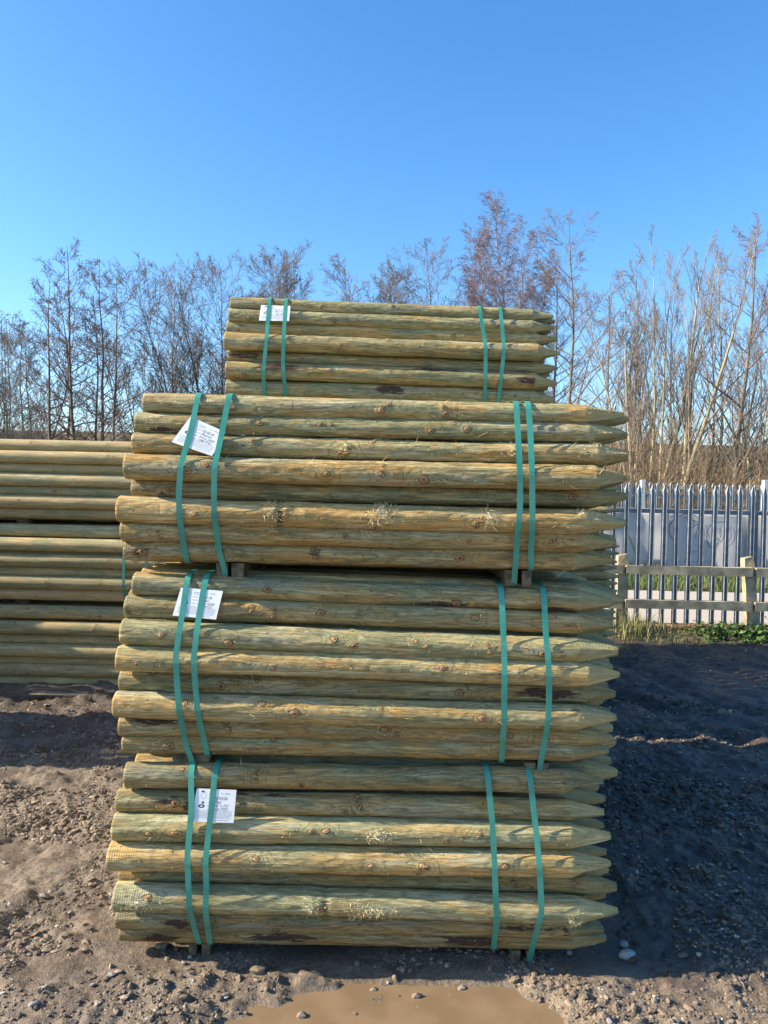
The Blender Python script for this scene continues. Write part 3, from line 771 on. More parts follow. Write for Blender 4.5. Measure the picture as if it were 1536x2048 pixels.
# ---- long pole stack at left
LP = [ # rows (y centre at x=0, half thickness px) for three packs
 [(889, .047, .02), (912, .052, .0), (936, .048, .05), (957, .052, .0), (981, .048, .05), (1003, .052, .0), (1025, .050, .05)],
 [(1060, .052, .03), (1087, .055, .0), (1109, .045, .06), (1119, .056, .0), (1141, .048, .05), (1162, .056, .0), (1186, .052, .045)],
 [(1221, .055, .03), (1252, .056, .0), (1275, .046, .05), (1298, .056, .0), (1318, .048, .05), (1339, .054, .01), (1361, .052, .04)]]
pl = ['topmost bundle of long round poles at the far left', 'middle bundle of long round poles at the far left, with green straps', 'lowest bundle of long round poles, resting near the ground at the far left']
def long_pack(k, rows):
    rs = np.random.RandomState(70 + k); Yp = 6.10; deep = 10; pitch = .112
    zb = at(0, rows[-1][0], Yp).z - .06
    root = empty('pole_bundle', Vector((-2.5, Yp + .5, zb)), pl[k], 'pole bundle', 'strapped bundles of long round poles'); pts = []
    for i, (py, r, off) in enumerate(rows):
        z = at(0, py, Yp + off).z
        for j in range(deep):
            if not (i in (0, len(rows) - 1) or j in (0, deep - 1)): continue
            y = Yp + off + j * pitch + r * 0
            if j == 0:
                L = 5.6 + rs.uniform(-.03, .03)
                me = post_mesh('round_pole', L, r, r, 300 + k * 10 + i, 300, 28, 0, knots=rnd_knots(np.random.RandomState(80 + k * 9 + i), L, 22), rough=.3, mat=M_pole, fib=10)
            else: me = INPOLE[rs.randint(3)]; 
            o = link('round_pole', me, root)
            jx = rs.uniform(-.03, .03)
            align(o, Vector((-5.1 + jx, y, z)), Vector((.5 + jx, y, z)), root, rs.uniform(-.3, .3))
            o.color = (rs.uniform(.2, 1.0), rs.uniform(.42, .64), 0, 1)
            pts += circle(y, z, r if j == 0 else .051, 20)
    H = hull2d(pts)
    for px in ((330, 372), (252, 297), (300, 345))[k] + (-420, -465):
        x = at(px, 1150, Yp).x
        o = link('strap', strap_mesh(H, lambda y, z, s=x: s, .020), root); o.location = -root.location
    for bx in (-4.4, -2.9, -1.35, .0):
        mb = MB(); zt = zb + .06 - rows[-1][1] + .004; h = .05 if k == 2 else .045
        mb.box((bx - .05, Yp + .08, zt - h), (bx + .05, Yp + 1.05, zt)); o = mb.build('bearer', M_bearer, root); o.location = -root.location
for k, rows in enumerate(LP): long_pack(k, rows)
# unseen stacks, placed and sized for the shade they cast into the frame
for k in range(3):
    generic_pack('post_bundle', 'unseen bundle of pointed posts, placed for its shade close behind the rear stack', 'unseen bundles placed for shade behind the stacks', -.62 , 1.01, 4.925, .005 + k * .622, 55 + k, strapx=(-.2, .7), deep=13)
    generic_pack('post_bundle', 'unseen bundle of pointed posts in a far stack placed for shade behind the long poles', 'unseen bundles placed for shade behind the stacks', .6 , 2.23, 7.25, .005 + k * .622, 50 + k, strapx=(.1, 1.0))
    generic_pack('post_bundle', 'unseen bundle of pointed posts in a narrow stack placed for shade, before the long poles', 'unseen bundles placed for shade left of the frame', -6.6, -4.97, 5.50, .005 + k * .622, 65 + k, strapx=(-6.2, -5.4), deep=5)
    generic_pack('post_bundle', 'unseen bundle of pointed posts in a stack placed for shade left of the frame', 'unseen bundles placed for shade left of the frame', -5.4, -3.77, 4.05, .005 + k * .622, 60 + k, strapx=(-5.0, -4.2))
# ------------------------------------------------------------ ground
def puddle_mask(x, y):
    d = np.sqrt(((x - .14) / .58) ** 2 + ((y - 2.06) / .44) ** 2)
    return d + .20 * noise3(x * 4.2, y * 4.2, 0, 77) + .12 * noise3(x * 15, y * 15, 0, 78) + .05 * noise3(x * 45, y * 45, 0, 79)
def gh(x, y):
    x = np.asarray(x, float); y = np.asarray(y, float)
    near = np.exp(-np.maximum(0, y - 6) / 6.0)
    h = .014 * noise3(x * .7, y * .7, 0, 5) + .008 * fbm(x * 2.3, y * 2.3, 0, 6, 3)
    f = fbm(x * 9, y * 9, 0, 8, 4)
    h = h + .008 * f + .0065 * fbm(x * 34, y * 34, 0, 9, 3)
    # clods: sharp lumps
    c = fbm(x * 6.0, y * 6.0, 3, 10, 3); h = h + .030 * np.clip(c - .42, 0, 1)
    c2 = fbm(x * 17, y * 17, 3, 15, 2); h = h + .020 * np.clip(c2 - .32, 0, 1)
    h = h + .010 * np.abs(fbm(x * 4.1, y * 12.0, 7, 16, 3)) * smooth(3.2, 4.5, y)
    # wheel ruts: left ones run diagonally, right ones run away to the fence
    def rut(cx, wd, dep, per, s):
        d = (cx) / wd
        tread = np.clip(np.sin(s / per * 2 * PI) * 3, -1, 1)
        return -dep * np.exp(-d ** 2) * (1 + .35 * tread) + dep * .6 * np.exp(-(np.abs(d) - 1.5) ** 2 * 3)
    wob = .12 * noise3(x * .5, y * .5, 0, 31)
    for (a, b, wd, dp) in ((.62, -3.95, .13, .030), (.62, -3.25, .11, .022), (.55, -2.3, .14, .018)):
        cc = (y - 5.3 - .0) + (x * -.62) + b + wob + 1.9
        h = h + np.where(x < -.3, rut(cc, wd, dp, .09, x * 1.0), 0) * smooth(-.3, -1.2, x)
    for (x0, sl, wd, dp) in ((2.05, .33, .14, .050), (2.75, .33, .14, .045), (2.1, .75, .13, .030), (3.5, .2, .16, .035)):
        cc = x - x0 - sl * (y - 6.0) * -1.0 + wob * 1.5
        h = h + rut(cc, wd, dp, .10, y) * .5 * smooth(3.6, 4.6, y) * smooth(8.9, 8.0, y)
    # mud shoulder, puddle basin
    d = puddle_mask(x, y)
    flat = smooth(1.15, .95, d)
    h = h * (1 - .85 * flat) - .020 * smooth(1.15, .90, d) + .004 * flat * noise3(x * 9, y * 9, 0, 79)
    under = smooth(-1.0, -.85, x) * smooth(1.05, .9, x) * smooth(2.40, 2.50, y) * smooth(3.75, 3.65, y)
    h = h * (1 - .75 * under)
    # beyond the yard: kerb bank under the timber fence, then the lane
    h = h * smooth(9.6, 8.8, y) + .07 * smooth(8.62, 8.78, y) * smooth(9.75, 9.55, y) + smooth(9.0, 9.6, y) * 0
    return h * np.where(y > 11, 0, 1) - .0
def axis(*seg):
    out = []
    for a, b, s in seg: out.append(np.arange(a, b, s))
    out.append([seg[-1][1]]); return np.concatenate(out)
gx = axis((-500, -60, 40), (-60, -12, 4), (-12, -4.2, .12), (-4.2, -1.9, .026), (-1.9, 1.95, .0115), (1.95, 5.2, .024), (5.2, 12, .12), (12, 60, 4), (60, 500, 40))
gy = axis((-60, -4, 8), (-4, 1.5, .25), (1.5, 1.95, .03), (1.95, 3.0, .0105), (3.0, 5.2, .018), (5.2, 9.8, .028), (9.8, 20, .4), (20, 60, 4), (60, 600, 45))
GX, GY = np.meshgrid(gx, gy, indexing='ij')
GZ = gh(GX, GY)
def ground_mat():
    t = NT('yard_mud'); g = t.n('ShaderNodeNewGeometry'); P_ = g.outputs['Position']
    n1 = t.noise(P_, 1.3, 4); n2 = t.noise(P_, 9, 5, .6); n3 = t.noise(P_, 60, 5, .65); n4 = t.noise(P_, 230, 3, .6)
    c = t.mix(t.mrange(n2, .35, .68), (.115, .088, .066), (.185, .145, .106))
    c = t.mix(t.mrange(n3, .35, .7), c, (.29, .22, .15))
    c = t.mix(t.mrange(n4, .56, .72, 0, .7), c, (.40, .35, .29))
    c = t.mix(t.mrange(n4, .44, .30, 0, .6), c, (.07, .055, .04))
    # damp, churned part of the yard (right side and behind): real wet dark mud
    sp = t.n('ShaderNodeSeparateXYZ'); t.l(P_, sp.inputs[0])
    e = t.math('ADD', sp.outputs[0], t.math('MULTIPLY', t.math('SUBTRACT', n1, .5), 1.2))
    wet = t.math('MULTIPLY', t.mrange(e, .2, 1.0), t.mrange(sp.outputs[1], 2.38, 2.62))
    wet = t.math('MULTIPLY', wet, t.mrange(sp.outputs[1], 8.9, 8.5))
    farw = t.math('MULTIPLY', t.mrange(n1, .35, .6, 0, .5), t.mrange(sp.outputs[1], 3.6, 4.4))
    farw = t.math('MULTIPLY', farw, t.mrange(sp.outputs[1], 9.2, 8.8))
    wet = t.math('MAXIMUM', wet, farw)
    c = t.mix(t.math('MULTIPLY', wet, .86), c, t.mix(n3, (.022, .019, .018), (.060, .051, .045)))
    damp = t.mrange(t.noise(P_, 2.6, 4, .6), .46, .60, 0, .62)
    c = t.mix(damp, c, t.mix(n3, (.060, .041, .028), (.115, .080, .054)))
    # fence verge and lane
    ver = t.math('MULTIPLY', t.mrange(sp.outputs[1], 8.6, 8.75), t.mrange(sp.outputs[1], 9.8, 9.6))
    c = t.mix(t.math('MULTIPLY', ver, .8), c, t.mix(t.mrange(n2, .4, .6), (.05, .07, .02), (.16, .11, .06)))
    gr = t.mrange(sp.outputs[1], 13.8, 13.9)
    c = t.mix(t.math('MULTIPLY', gr, .9), c, t.mix(n2, (.05, .09, .025), (.13, .13, .05)))
    t.l(c, t.b.inputs['Base Color'])
    r = t.mrange(n2, .3, .7, .62, .9); rw = t.math('SUBTRACT', t.math('SUBTRACT', r, t.math('MULTIPLY', wet, .25)), t.math('MULTIPLY', damp, .35)); t.l(rw, t.b.inputs['Roughness'])
    t.b.inputs['Specular IOR Level'].default_value = .35
    hgt = t.math('ADD', t.math('MULTIPLY', n3, 1.0), t.math('MULTIPLY', n4, .5))
    t.bump(hgt, .9, .010)
    return t.m
M_ground = ground_mat()
n0, n1 = GX.shape
idx = np.arange(n0 * n1).reshape(n0, n1)
Q = np.stack([idx[:-1, :-1], idx[1:, :-1], idx[1:, 1:], idx[:-1, 1:]], -1).reshape(-1, 4)
me = mesh_np('ground', np.stack([GX, GY, GZ], -1).reshape(-1, 3), [Q], [M_ground])
tag(link('ground', me), 'rutted brown mud and gravel surface of the timber yard', kind='structure')
# puddle
def puddle():
    t = NT('muddy_water'); g = t.n('ShaderNodeNewGeometry'); n = t.noise(g.outputs['Position'], 7, 4); n2 = t.noise(g.outputs['Position'], 40, 3)
    t.l(t.mix(t.mrange(n, .35, .65), (.190, .128, .074), (.235, .162, .096)), t.b.inputs['Base Color'])
    t.b.inputs['Roughness'].default_value = .10; t.b.inputs['Specular IOR Level'].default_value = .5
    t.bump(t.math('ADD', n, t.math('MULTIPLY', n2, .3)), .15, .004)
    x = axis((-.95, 1.2, .02)); y = axis((1.45, 2.75, .02)); X, Y = np.meshgrid(x, y, indexing='ij')
    i = np.arange(X.size).reshape(X.shape); Q = np.stack([i[:-1, :-1], i[1:, :-1], i[1:, 1:], i[:-1, 1:]], -1).reshape(-1, 4)
    d = puddle_mask(X, Y).ravel(); Q = Q[(d[Q] < 1.18).all(1)]
    me = mesh_np('puddle', np.stack([X, Y, np.full(X.shape, -.0145)], -1).reshape(-1, 3), [Q], [t.m])
    tag(link('puddle', me), 'shallow puddle of opaque brown muddy water', kind='structure')
puddle()
# ---- stones
ICO = None
def ico():
    global ICO
    if ICO is None:
        import bmesh
        bm = bmesh.new(); bmesh.ops.create_icosphere(bm, subdivisions=1, radius=1)
        V = np.array([v.co[:] for v in bm.verts]); Fc = np.array([[v.index for v in f.verts] for f in bm.faces]); bm.free()
        bm = bmesh.new(); bmesh.ops.create_icosphere(bm, subdivisions=2, radius=1)
        V2 = np.array([v.co[:] for v in bm.verts]); F2 = np.array([[v.index for v in f.verts] for f in bm.faces]); bm.free()
        ICO = (V, Fc, V2, F2)
    return ICO
def stone_mat(name, a, b, c3, rough=.8, isl=True):
    t = NT(name); g = t.n('ShaderNodeNewGeometry'); n = t.noise(g.outputs['Position'], 90, 4)
    r = g.outputs['Random Per Island'] if isl else t.n('ShaderNodeObjectInfo').outputs['Random']
    c = t.mix(r, a, b); c = t.mix(t.mrange(r, .86, .95), c, c3); c = t.mix(t.mrange(n, .45, .7, 0, .55), c, (.19, .14, .095))
    t.l(c, t.b.inputs['Base Color']); t.b.inputs['Roughness'].default_value = rough; t.bump(n, .6, .003)
    return t.m
M_gravel = stone_mat('gravel_stones', (.09, .070, .052), (.23, .185, .14), (.38, .35, .31))
M_clod = stone_mat('mud_clods', (.16, .12, .08), (.27, .20, .14), (.34, .26, .18))
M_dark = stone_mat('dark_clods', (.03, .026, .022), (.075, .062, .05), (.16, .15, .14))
M_mid = stone_mat('grey_brown_stone', (.20, .175, .15), (.33, .30, .27), (.4, .4, .4), isl=False)
M_stone = stone_mat('grey_stone', (.24, .23, .22), (.40, .39, .38), (.5, .5, .5), isl=False)
def scatter(name, label, n, fn, mat, smin, smax, seed, sink=.3):
    rs = np.random.RandomState(seed); V, Fc, _, _ = ico()
    pts = fn(rs, n); n = len(pts); x, y = pts[:, 0], pts[:, 1]
    s = smin * (smax / smin) ** (rs.rand(n) ** 2.2)
    z = gh(x, y) + s * sink * .5
    k = puddle_mask(x, y) < .98
    keep = ~k | (rs.rand(n) < .03); x, y, z, s = x[keep], y[keep], z[keep], s[keep]; n = len(x)
    A = V[None] * (1 + rs.uniform(-.28, .28, (n, 12, 1))) * (np.stack([rs.uniform(.7, 1.5, n), rs.uniform(.7, 1.2, n), rs.uniform(.45, .85, n)], -1)[:, None, :])
    a = rs.rand(n) * 2 * PI; ca, sa = np.cos(a)[:, None], np.sin(a)[:, None]
    B = np.stack([A[..., 0] * ca - A[..., 1] * sa, A[..., 0] * sa + A[..., 1] * ca, A[..., 2] + .25 * rs.normal(0, 1, (n, 1)) * A[..., 0]], -1) * s[:, None, None]
    B += np.stack([x, y, z], -1)[:, None, :]
    T = (Fc[None] + 12 * np.arange(n)[:, None, None]).reshape(-1, 3)
    me = mesh_np(name, B.reshape(-1, 3), [T], [mat], smooth_sh=False)
    return tag(link(name, me), label, 'gravel', kind='stuff')
def dens_near(rs, n):
    y = 1.95 + (rs.rand(n) ** 1.5) * 3.6; x = rs.uniform(-1, 1, n) * (.62 * y + .1)
    d = fbm(x * 2.2, y * 2.2, 0, 51, 3)
    p = .14 + 1.5 * d + .35 * smooth(2.75, 2.3, y) + .25 * smooth(.2, 1.0, np.abs(x))
    k = rs.rand(n) < p
    return np.stack([x, y], -1)[k]
scatter('gravel', 'loose grey-brown gravel pressed into the mud around the front stack', 62000, dens_near, M_gravel, .0024, .0105, 1)
scatter('mud_clods', 'crumbled lumps of brown mud scattered over the yard', 16000, dens_near, M_clod, .003, .014, 2, .1)
def dens_left(rs, n):
    y = rs.uniform(2.5, 5.0, n); x = -rs.uniform(.9, 2.6, n); d = fbm(x * 1.5, y * 3.2, 0, 57, 3)
    k = (rs.rand(n) < .2 + 1.4 * d) & (np.abs(x) < .6 * y); return np.stack([x, y], -1)[k]
scatter('gravel', 'gritty stones and crumbs in the sunlit mud left of the front stack', 30000, dens_left, M_gravel, .003, .011, 5)
scatter('mud_clods', 'crumbs of churned mud left of the front stack', 16000, dens_left, M_clod, .004, .020, 6, .1)
def dens_right(rs, n):
    y = rs.uniform(2.45, 6.5, n); x = rs.uniform(.85, 3.6, n); d = fbm(x * 1.5, y * 2.2, 0, 58, 3)
    k = (rs.rand(n) < .1 + 1.3 * d) & (np.abs(x) < .6 * y); return np.stack([x, y], -1)[k]
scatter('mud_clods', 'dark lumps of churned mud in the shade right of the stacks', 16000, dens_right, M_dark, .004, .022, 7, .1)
def dens_far(rs, n):
    y = 4.2 + rs.rand(n) * 4.6; x = rs.uniform(-.62, .62, n) * y; k = rs.rand(n) < .4 + .8 * fbm(x, y, 0, 53, 3)
    return np.stack([x, y], -1)[k]
scatter('gravel', 'scattered small stones on the mud towards the fences', 9000, dens_far, M_gravel, .004, .016, 3)
def stone(px, py, s, label, cat='stone', sq=(1.2, 1, .6), seed=0, mat=None, name='stone'):
    if int(px) not in (1248, 1253): s *= .72
    rs = np.random.RandomState(seed + int(px)); V, Fc = (ico()[2:] if mat is None else ico()[:2])
    d = FW + RT * ((px - 768) / F) + UP * ((1024 - py) / F); t = -CZ / d.z; x, y = d.x * t, d.y * t
    Vn = V * (1 + (.22 if mat is None else .5) * fbm(V[:, 0] * 1.3, V[:, 1] * 1.3, V[:, 2] * 1.3, seed + int(px), 2)[:, None]) * np.array(sq) * s
    me = mesh_np(name, Vn, [Fc], [mat or M_stone], smooth_sh=(mat is None))
    o = link(name, me, None, (x, y, float(gh(x, y)) + s * sq[2] * .35)); o.rotation_euler = (0, 0, rs.rand() * .6)
    tag(o, label, cat, 'larger stones lying around the front stack')
G_ = 'larger stones'
stone(1248, 1892, .016, 'upper of two pale rounded stones in the shade right of the front stack', seed=1)
stone(1253, 1915, .026, 'largest pale rounded stone in the shade right of the front stack', seed=2, sq=(1.25, .8, .55))
stone(1138, 1908, .017, 'grey angular stone just right of the bottom right bearer', seed=3, mat=M_mid)
stone(893, 1929, .015, 'blocky grey stone in the shade below the bottom bundle', seed=4, sq=(1, .9, .8), mat=M_mid)
stone(319, 1898, .026, 'brown lump of rock by the left end of the bottom bundle', seed=5, mat=M_clod, sq=(1.2, 1, .7))
stone(834, 1985, .020, 'sharp broken stone standing in the muddy puddle, largest there', seed=6, mat=M_clod, sq=(1.2, .8, .9))
stone(836, 2004, .013, 'small sharp stone in the puddle in front of the largest one', seed=7, mat=M_clod, sq=(1, 1, .8))
stone(925, 1968, .018, 'flat pale stone at the sunlit edge of the puddle', seed=8, sq=(1.3, .8, .5), mat=M_mid)
stone(747, 1970, .016, 'brown stone at the shaded edge of the puddle', seed=9, mat=M_clod)
stone(898, 1981, .013, 'dark wet stone lying in the puddle', seed=10, mat=M_clod)
stone(710, 2018, .015, 'lone brown stone in the left part of the puddle', seed=11, mat=M_clod, sq=(1, .8, .8))
stone(604, 2022, .022, 'mud-caked stone left of the puddle', seed=12, mat=M_clod, sq=(1.2, .9, .7))
stone(88, 1803, .022, 'pale stone in the sunlit mud near the left edge', seed=13, sq=(1.2, .9, .6), mat=M_mid)
stone(512, 1950, .030, 'large rounded lump of mud in front of the bottom bundle', seed=14, mat=M_clod, sq=(1.3, 1, .7))
stone(223, 1960, .016, 'whitish stone in the gravel at lower left', seed=15, mat=M_mid)
stone(10, 1737, .018, 'pale stone at the very left edge', seed=16, mat=M_mid)
stone(1500, 1906, .014, 'small grey stone at the right edge in the shade', seed=17, mat=M_mid)
# board offcut on the ground by the long poles
mb = MB(); p = at(95, 1391, 5.5); mb.box((-.21, -.03, 0), (.21, .03, .006))
o = mb.build('timber_offcut', M_fence, None); o.location = (p.x, 5.72, .02); o.rotation_euler = (0, .02, .12); tag(o, 'thin strip of wood lying on the ground before the long poles', 'offcut')

# ---- lane, verge, embankment
def lane():
    mb = MB(); mb.box((-60, 9.85, -.02), (60, 13.75, .004)); 
    m_ = simple('pale_tarmac', (.44, .38, .31), .9, var=.18, scale=60, vec='Object', bump=.003)
    tag(mb.build('road', m_), 'pale sunlit lane beyond the steel fence', kind='structure')
    x = np.linspace(-260, 260, 105); prof = [(52, -.1), (60, 3.6), (66, 6.3), (69, 7.0), (80, 7.05), (140, 7.0)]
    V = []; 
    for xi in x:
        for (y, z) in prof: V.append((xi, y, z + .10 * float(noise3(xi * .05, y * .1, 0, 8)) * (z > 1)))
    i = np.arange(len(V)).reshape(len(x), len(prof)); Q = np.stack([i[:-1, :-1], i[1:, :-1], i[1:, 1:], i[:-1, 1:]], -1).reshape(-1, 4)
    m2 = simple('rough_grass_bank', (.13, .115, .070), .95, var=.3, scale=.6)
    tag(link('embankment', mesh_np('embankment', V, [Q], [m2])), 'long level grassy embankment on the skyline behind the trees', kind='structure')
lane()
# ---- steel palisade fences
def pale_mesh(h, w=.068):
    # W section extruded, with a three-pointed head
    prof = [(-.5, .0), (-.30, .36), (-.10, .05), (.10, .05), (.30, .36), (.5, .0)]
    zs = [0, h - .13, h - .075, h - .03, h]
    V = []; Q = []
    def xw(px, k):
        if k < 2: return px
        if k == 2: return px * 1.18
        if k == 3: return px * .42
        return px * .12
    th = .05
    for k, z in enumerate(zs):
        for (a, b) in prof: V.append((xw(a, k) * w, -b * w * (1 if k < 3 else .5), z))
        for (a, b) in prof[::-1]: V.append((xw(a, k) * w, -b * w * (1 if k < 3 else .5) + th * w, z))
    n = len(prof) * 2
    for k in range(len(zs) - 1):
        for e in range(n): Q.append([k * n + e, k * n + (e + 1) % n, (k + 1) * n + (e + 1) % n, (k + 1) * n + e])
    # side prongs
    mb = MB(); mb.add(V, Q)
    for s in (-1, 1):
        a = [(s * .36 * w, -.12 * w, h - .085), (s * .60 * w, -.04 * w, h - .085), (s * .62 * w, -.02 * w, h - .035), (s * .36 * w, -.06 * w, h - .085), (s * .60 * w, .02 * w, h - .085), (s * .62 * w, .03 * w, h - .035)]
        mb.add(a, [[0, 1, 4, 3], [1, 2, 5, 4], [2, 0, 3, 5]], [[0, 2, 1], [3, 4, 5]])
    return mesh_np('pale', np.concatenate(mb.v), [np.concatenate(mb.f4), np.concatenate(mb.f3)], [M_galv], smooth_sh=False)
def palisade(label, Y, x0, x1, h, rails, postx, z0=0.0, dx=.155, lean=.0):
    root = empty('palisade_fence', (x0, Y, z0), label, 'fence'); pm = pale_mesh(h)
    n = int((x1 - x0) / dx); rs = random.Random(int(Y))
    for i in range(n):
        o = link('pale', pm, root, (i * dx, rs.uniform(-.002, .002), .01)); o.rotation_euler = (0, lean + rs.uniform(-.004, .004), 0)
    for zr in rails:
        mb = MB(); a = .0345
        mb.box((-.1, .004, zr - .022), (x1 - x0 + .1, .009, zr + .028)); mb.box((-.1, .009, zr - .026), (x1 - x0 + .1, .050, zr - .0215))
        mb.build('rail', M_galv2, root)
        mb = MB()
        for i in range(n):
            mb.box((i * dx - .008, -.012, zr - .006), (i * dx + .008, .0035, zr + .010))
        mb.build('bolts', M_galv, root)
    for px in postx:
        mb = MB(); mb.box((px - x0 - .05, .055, 0), (px - x0 + .05, .061, h - .12)); mb.box((px - x0 - .003, .061, 0), (px - x0 + .003, .11, h - .12)); mb.box((px - x0 - .05, .11, 0), (px - x0 + .05, .116, h - .12))
        mb.build('post', M_galv2, root)
    return root
palisade('nearer galvanised steel palisade fence with pointed pales behind the timber fence', 9.5, -1.5, 8.2, 1.78, (.34, 1.46), (-.9, 1.85, 4.6, 7.35))
palisade('farther galvanised steel palisade fence across the lane, before the trees', 17.2, -1.5, 13.4, 2.05, (.35, 1.75), (.1, 2.85, 5.6, 8.35, 11.1))
def panel_post(px0, px1, label):
    p = at(px0, 960, 17.0); q = at(px1, 960, 17.0)
    mb = MB(); mb.box((p.x, 16.95, 0), (q.x, 17.08, p.z)); o = mb.build('gate_post', simple('pale_steel', (.55, .58, .60), .5, var=.1), bevel=.006)
    tag(o, label, 'gate post')
panel_post(1282, 1290, 'square pale steel gate post among the farther pales, nearer the stack')
panel_post(1527, 1538, 'square pale steel gate post at the right edge of the photo')
# ---- white banners seen from behind, fixed to the far side of the nearer fence
def banner(x0, x1, z0, z1, label, marks, dy=0.0):
    t = NT('banner_sheet'); tc = t.n('ShaderNodeTexCoord'); n = t.noise(tc.outputs['Object'], 2.2, 3)
    t.l(t.mix(n, (.86, .82, .80), (.92, .89, .85)), t.b.inputs['Base Color']); t.b.inputs['Roughness'].default_value = .6
    X = np.linspace(x0, x1, 40); Z = np.linspace(z0, z1, 10); XX, ZZ = np.meshgrid(X, Z, indexing='ij')
    yf = lambda x, z: 9.64 + dy + .012 * np.sin(x * 9 + z * 3) + .01 * noise3(x * 4, z * 4, 0, 3)
    V = np.stack([XX, yf(XX, ZZ), ZZ], -1).reshape(-1, 3); i = np.arange(XX.size).reshape(XX.shape)
    Q = np.stack([i[:-1, :-1], i[1:, :-1], i[1:, 1:], i[:-1, 1:]], -1).reshape(-1, 4)
    o = link('banner', mesh_np('banner', V, [Q], [t.m])); tag(o, label, 'banner')
    sd_ = o.modifiers.new('thickness', 'SOLIDIFY'); sd_.thickness = .0008; sd_.offset = 1
    for nm, col, strokes, wd in marks:
        mb = MB()
        for st in strokes:
            for a, b in zip(st[:-1], st[1:]):
                d = math.dist(a, b) + 1e-6; nx, nz = -(b[1] - a[1]) / d * wd, (b[0] - a[0]) / d * wd
                q = [(a[0] - nx, a[1] - nz), (b[0] - nx, b[1] - nz), (b[0] + nx, b[1] + nz), (a[0] + nx, a[1] + nz)]
                mb.add([(x, float(yf(x, z)) - .006, z) for x, z in q], [[0, 1, 2, 3]])
        mb.build(nm, simple(nm + '_ink', col, .7, var=.05), o)
def P2(px, py): p = at(px, py, 9.62); return (p.x, p.z)
def arc(cx, cy, rx, ry, a0, a1, n=14): return [P2(cx + rx * math.cos(math.radians(a0 + (a1 - a0) * k / n)), cy - ry * math.sin(math.radians(a0 + (a1 - a0) * k / n))) for k in range(n + 1)]
zt = P2(1300, 1017)[1]; zb_ = P2(1300, 1129)[1]
b1 = (P2(1205, 1050)[0], P2(1338, 1050)[0]); b2 = (P2(1338, 1050)[0] - .12, P2(1640, 1050)[0])
banner(b1[0], b1[1], zb_, zt, 'left white banner tied behind the steel pales, with a faint yellow stripe', [
    ('yellow_print', (.62, .55, .33), [[P2(1245, 1040), P2(1272, 1106)]], .012),
    ('red_print', (.60, .42, .45), [[P2(1272, 1118), P2(1276, 1112)], [P2(1292, 1122), P2(1298, 1122), P2(1298, 1114), P2(1293, 1114)]], .004),
    ('blue_print', (.42, .45, .62), [[P2(1240, 1110), P2(1247, 1110), P2(1247, 1120), P2(1240, 1120), P2(1240, 1110)]], .004)])
banner(b2[0], b2[1], zb_ - .1, zt, 'right white banner behind the steel pales, its circular emblem showing through mirrored', [
    ('emblem_print', (.30, .31, .36), [arc(1378, 1060, 38, 32, 60, 235), arc(1445, 1068, 20, 24, -60, 140), [P2(1370, 1035), P2(1402, 1045), P2(1380, 1062)], [P2(1402, 1040), P2(1394, 1075)],
                                       arc(1426, 1072, 9, 22, 20, 340), arc(1438, 1066, 7, 14, 200, 400), [P2(1408, 1045), P2(1412, 1070), P2(1404, 1078)]], .0055),
    ('faint_print', (.52, .54, .60), [[P2(x, 1104), P2(x + 4, 1104)] for x in range(1372, 1400, 6)] + [[P2(x, 1124), P2(x + 5, 1124)] for x in range(1360, 1430, 9)], .006)], dy=.03)
# ---- timber post and rail fence
def rail_fence():
    root = empty('post_and_rail_fence', (at(1233, 1262, 9.0).x, 9.0, .05), 'low weathered timber post and rail fence in front of the steel palisade', 'fence')
    ox = root.location
    rs = np.random.RandomState(3)
    xs = [at(1233, 1150, 9.0).x - 1.5 * 2, at(1233, 1150, 9.0).x - 1.5, at(1243, 1180, 9.0).x, at(1500, 1180, 9.0).x, at(1500, 1180, 9.0).x + 1.55, at(1500, 1180, 9.0).x + 3.1]
    for k, x in enumerate(xs):
        hw = .058; V = []; lx = (-.010, .0, -.02, -.10, .0, .02)[k]
        zz = np.linspace(-.05, .87 + .03 * rs.rand(), 9)
        for i, z in enumerate(zz):
            f = z / .9; c = 0 if i < 8 else .008
            for (a, b) in ((-1, -1), (1, -1), (1, 1), (-1, 1)): V.append((x + a * (hw - c) + lx * (f - .5) + .003 * rs.normal(), 9.0 + b * (hw - c) + .003 * rs.normal(), z + .05 + (.012 * a if i == 8 else 0)))
        Q = [[i * 4 + e, i * 4 + (e + 1) % 4, (i + 1) * 4 + (e + 1) % 4, (i + 1) * 4 + e] for i in range(8) for e in range(4)] + [[32, 33, 34, 35]]
        mb = MB(); mb.add(np.array(V) - np.array(ox), Q); mb.build('post', M_fence, root)
    for zr in (at(1300, 1140, 9.0).z + .01, at(1300, 1208, 9.0).z + .01):
        for a, b in zip(xs[:-1], xs[1:]):
            mb = MB(); n = 7; V = []
            for i in range(n):
                x = a + .02 + (b - a - .04) * i / (n - 1)
                for (yy, z) in ((8.895, -.052), (8.895, .048), (8.938, .048), (8.938, -.052)): V.append((x, yy + .002 * rs.normal(), zr + z + .003 * rs.normal()))
            Q = [[i * 4 + (e + 1) % 4, i * 4 + e, (i + 1) * 4 + e, (i + 1) * 4 + (e + 1) % 4] for i in range(n - 1) for e in range(4)] + [[0, 1, 2, 3], [(n - 1) * 4 + 3, (n - 1) * 4 + 2, (n - 1) * 4 + 1, (n - 1) * 4]]
            mb.add(np.array(V) - np.array(ox), Q); mb.build('rail', M_fence, root)
rail_fence()
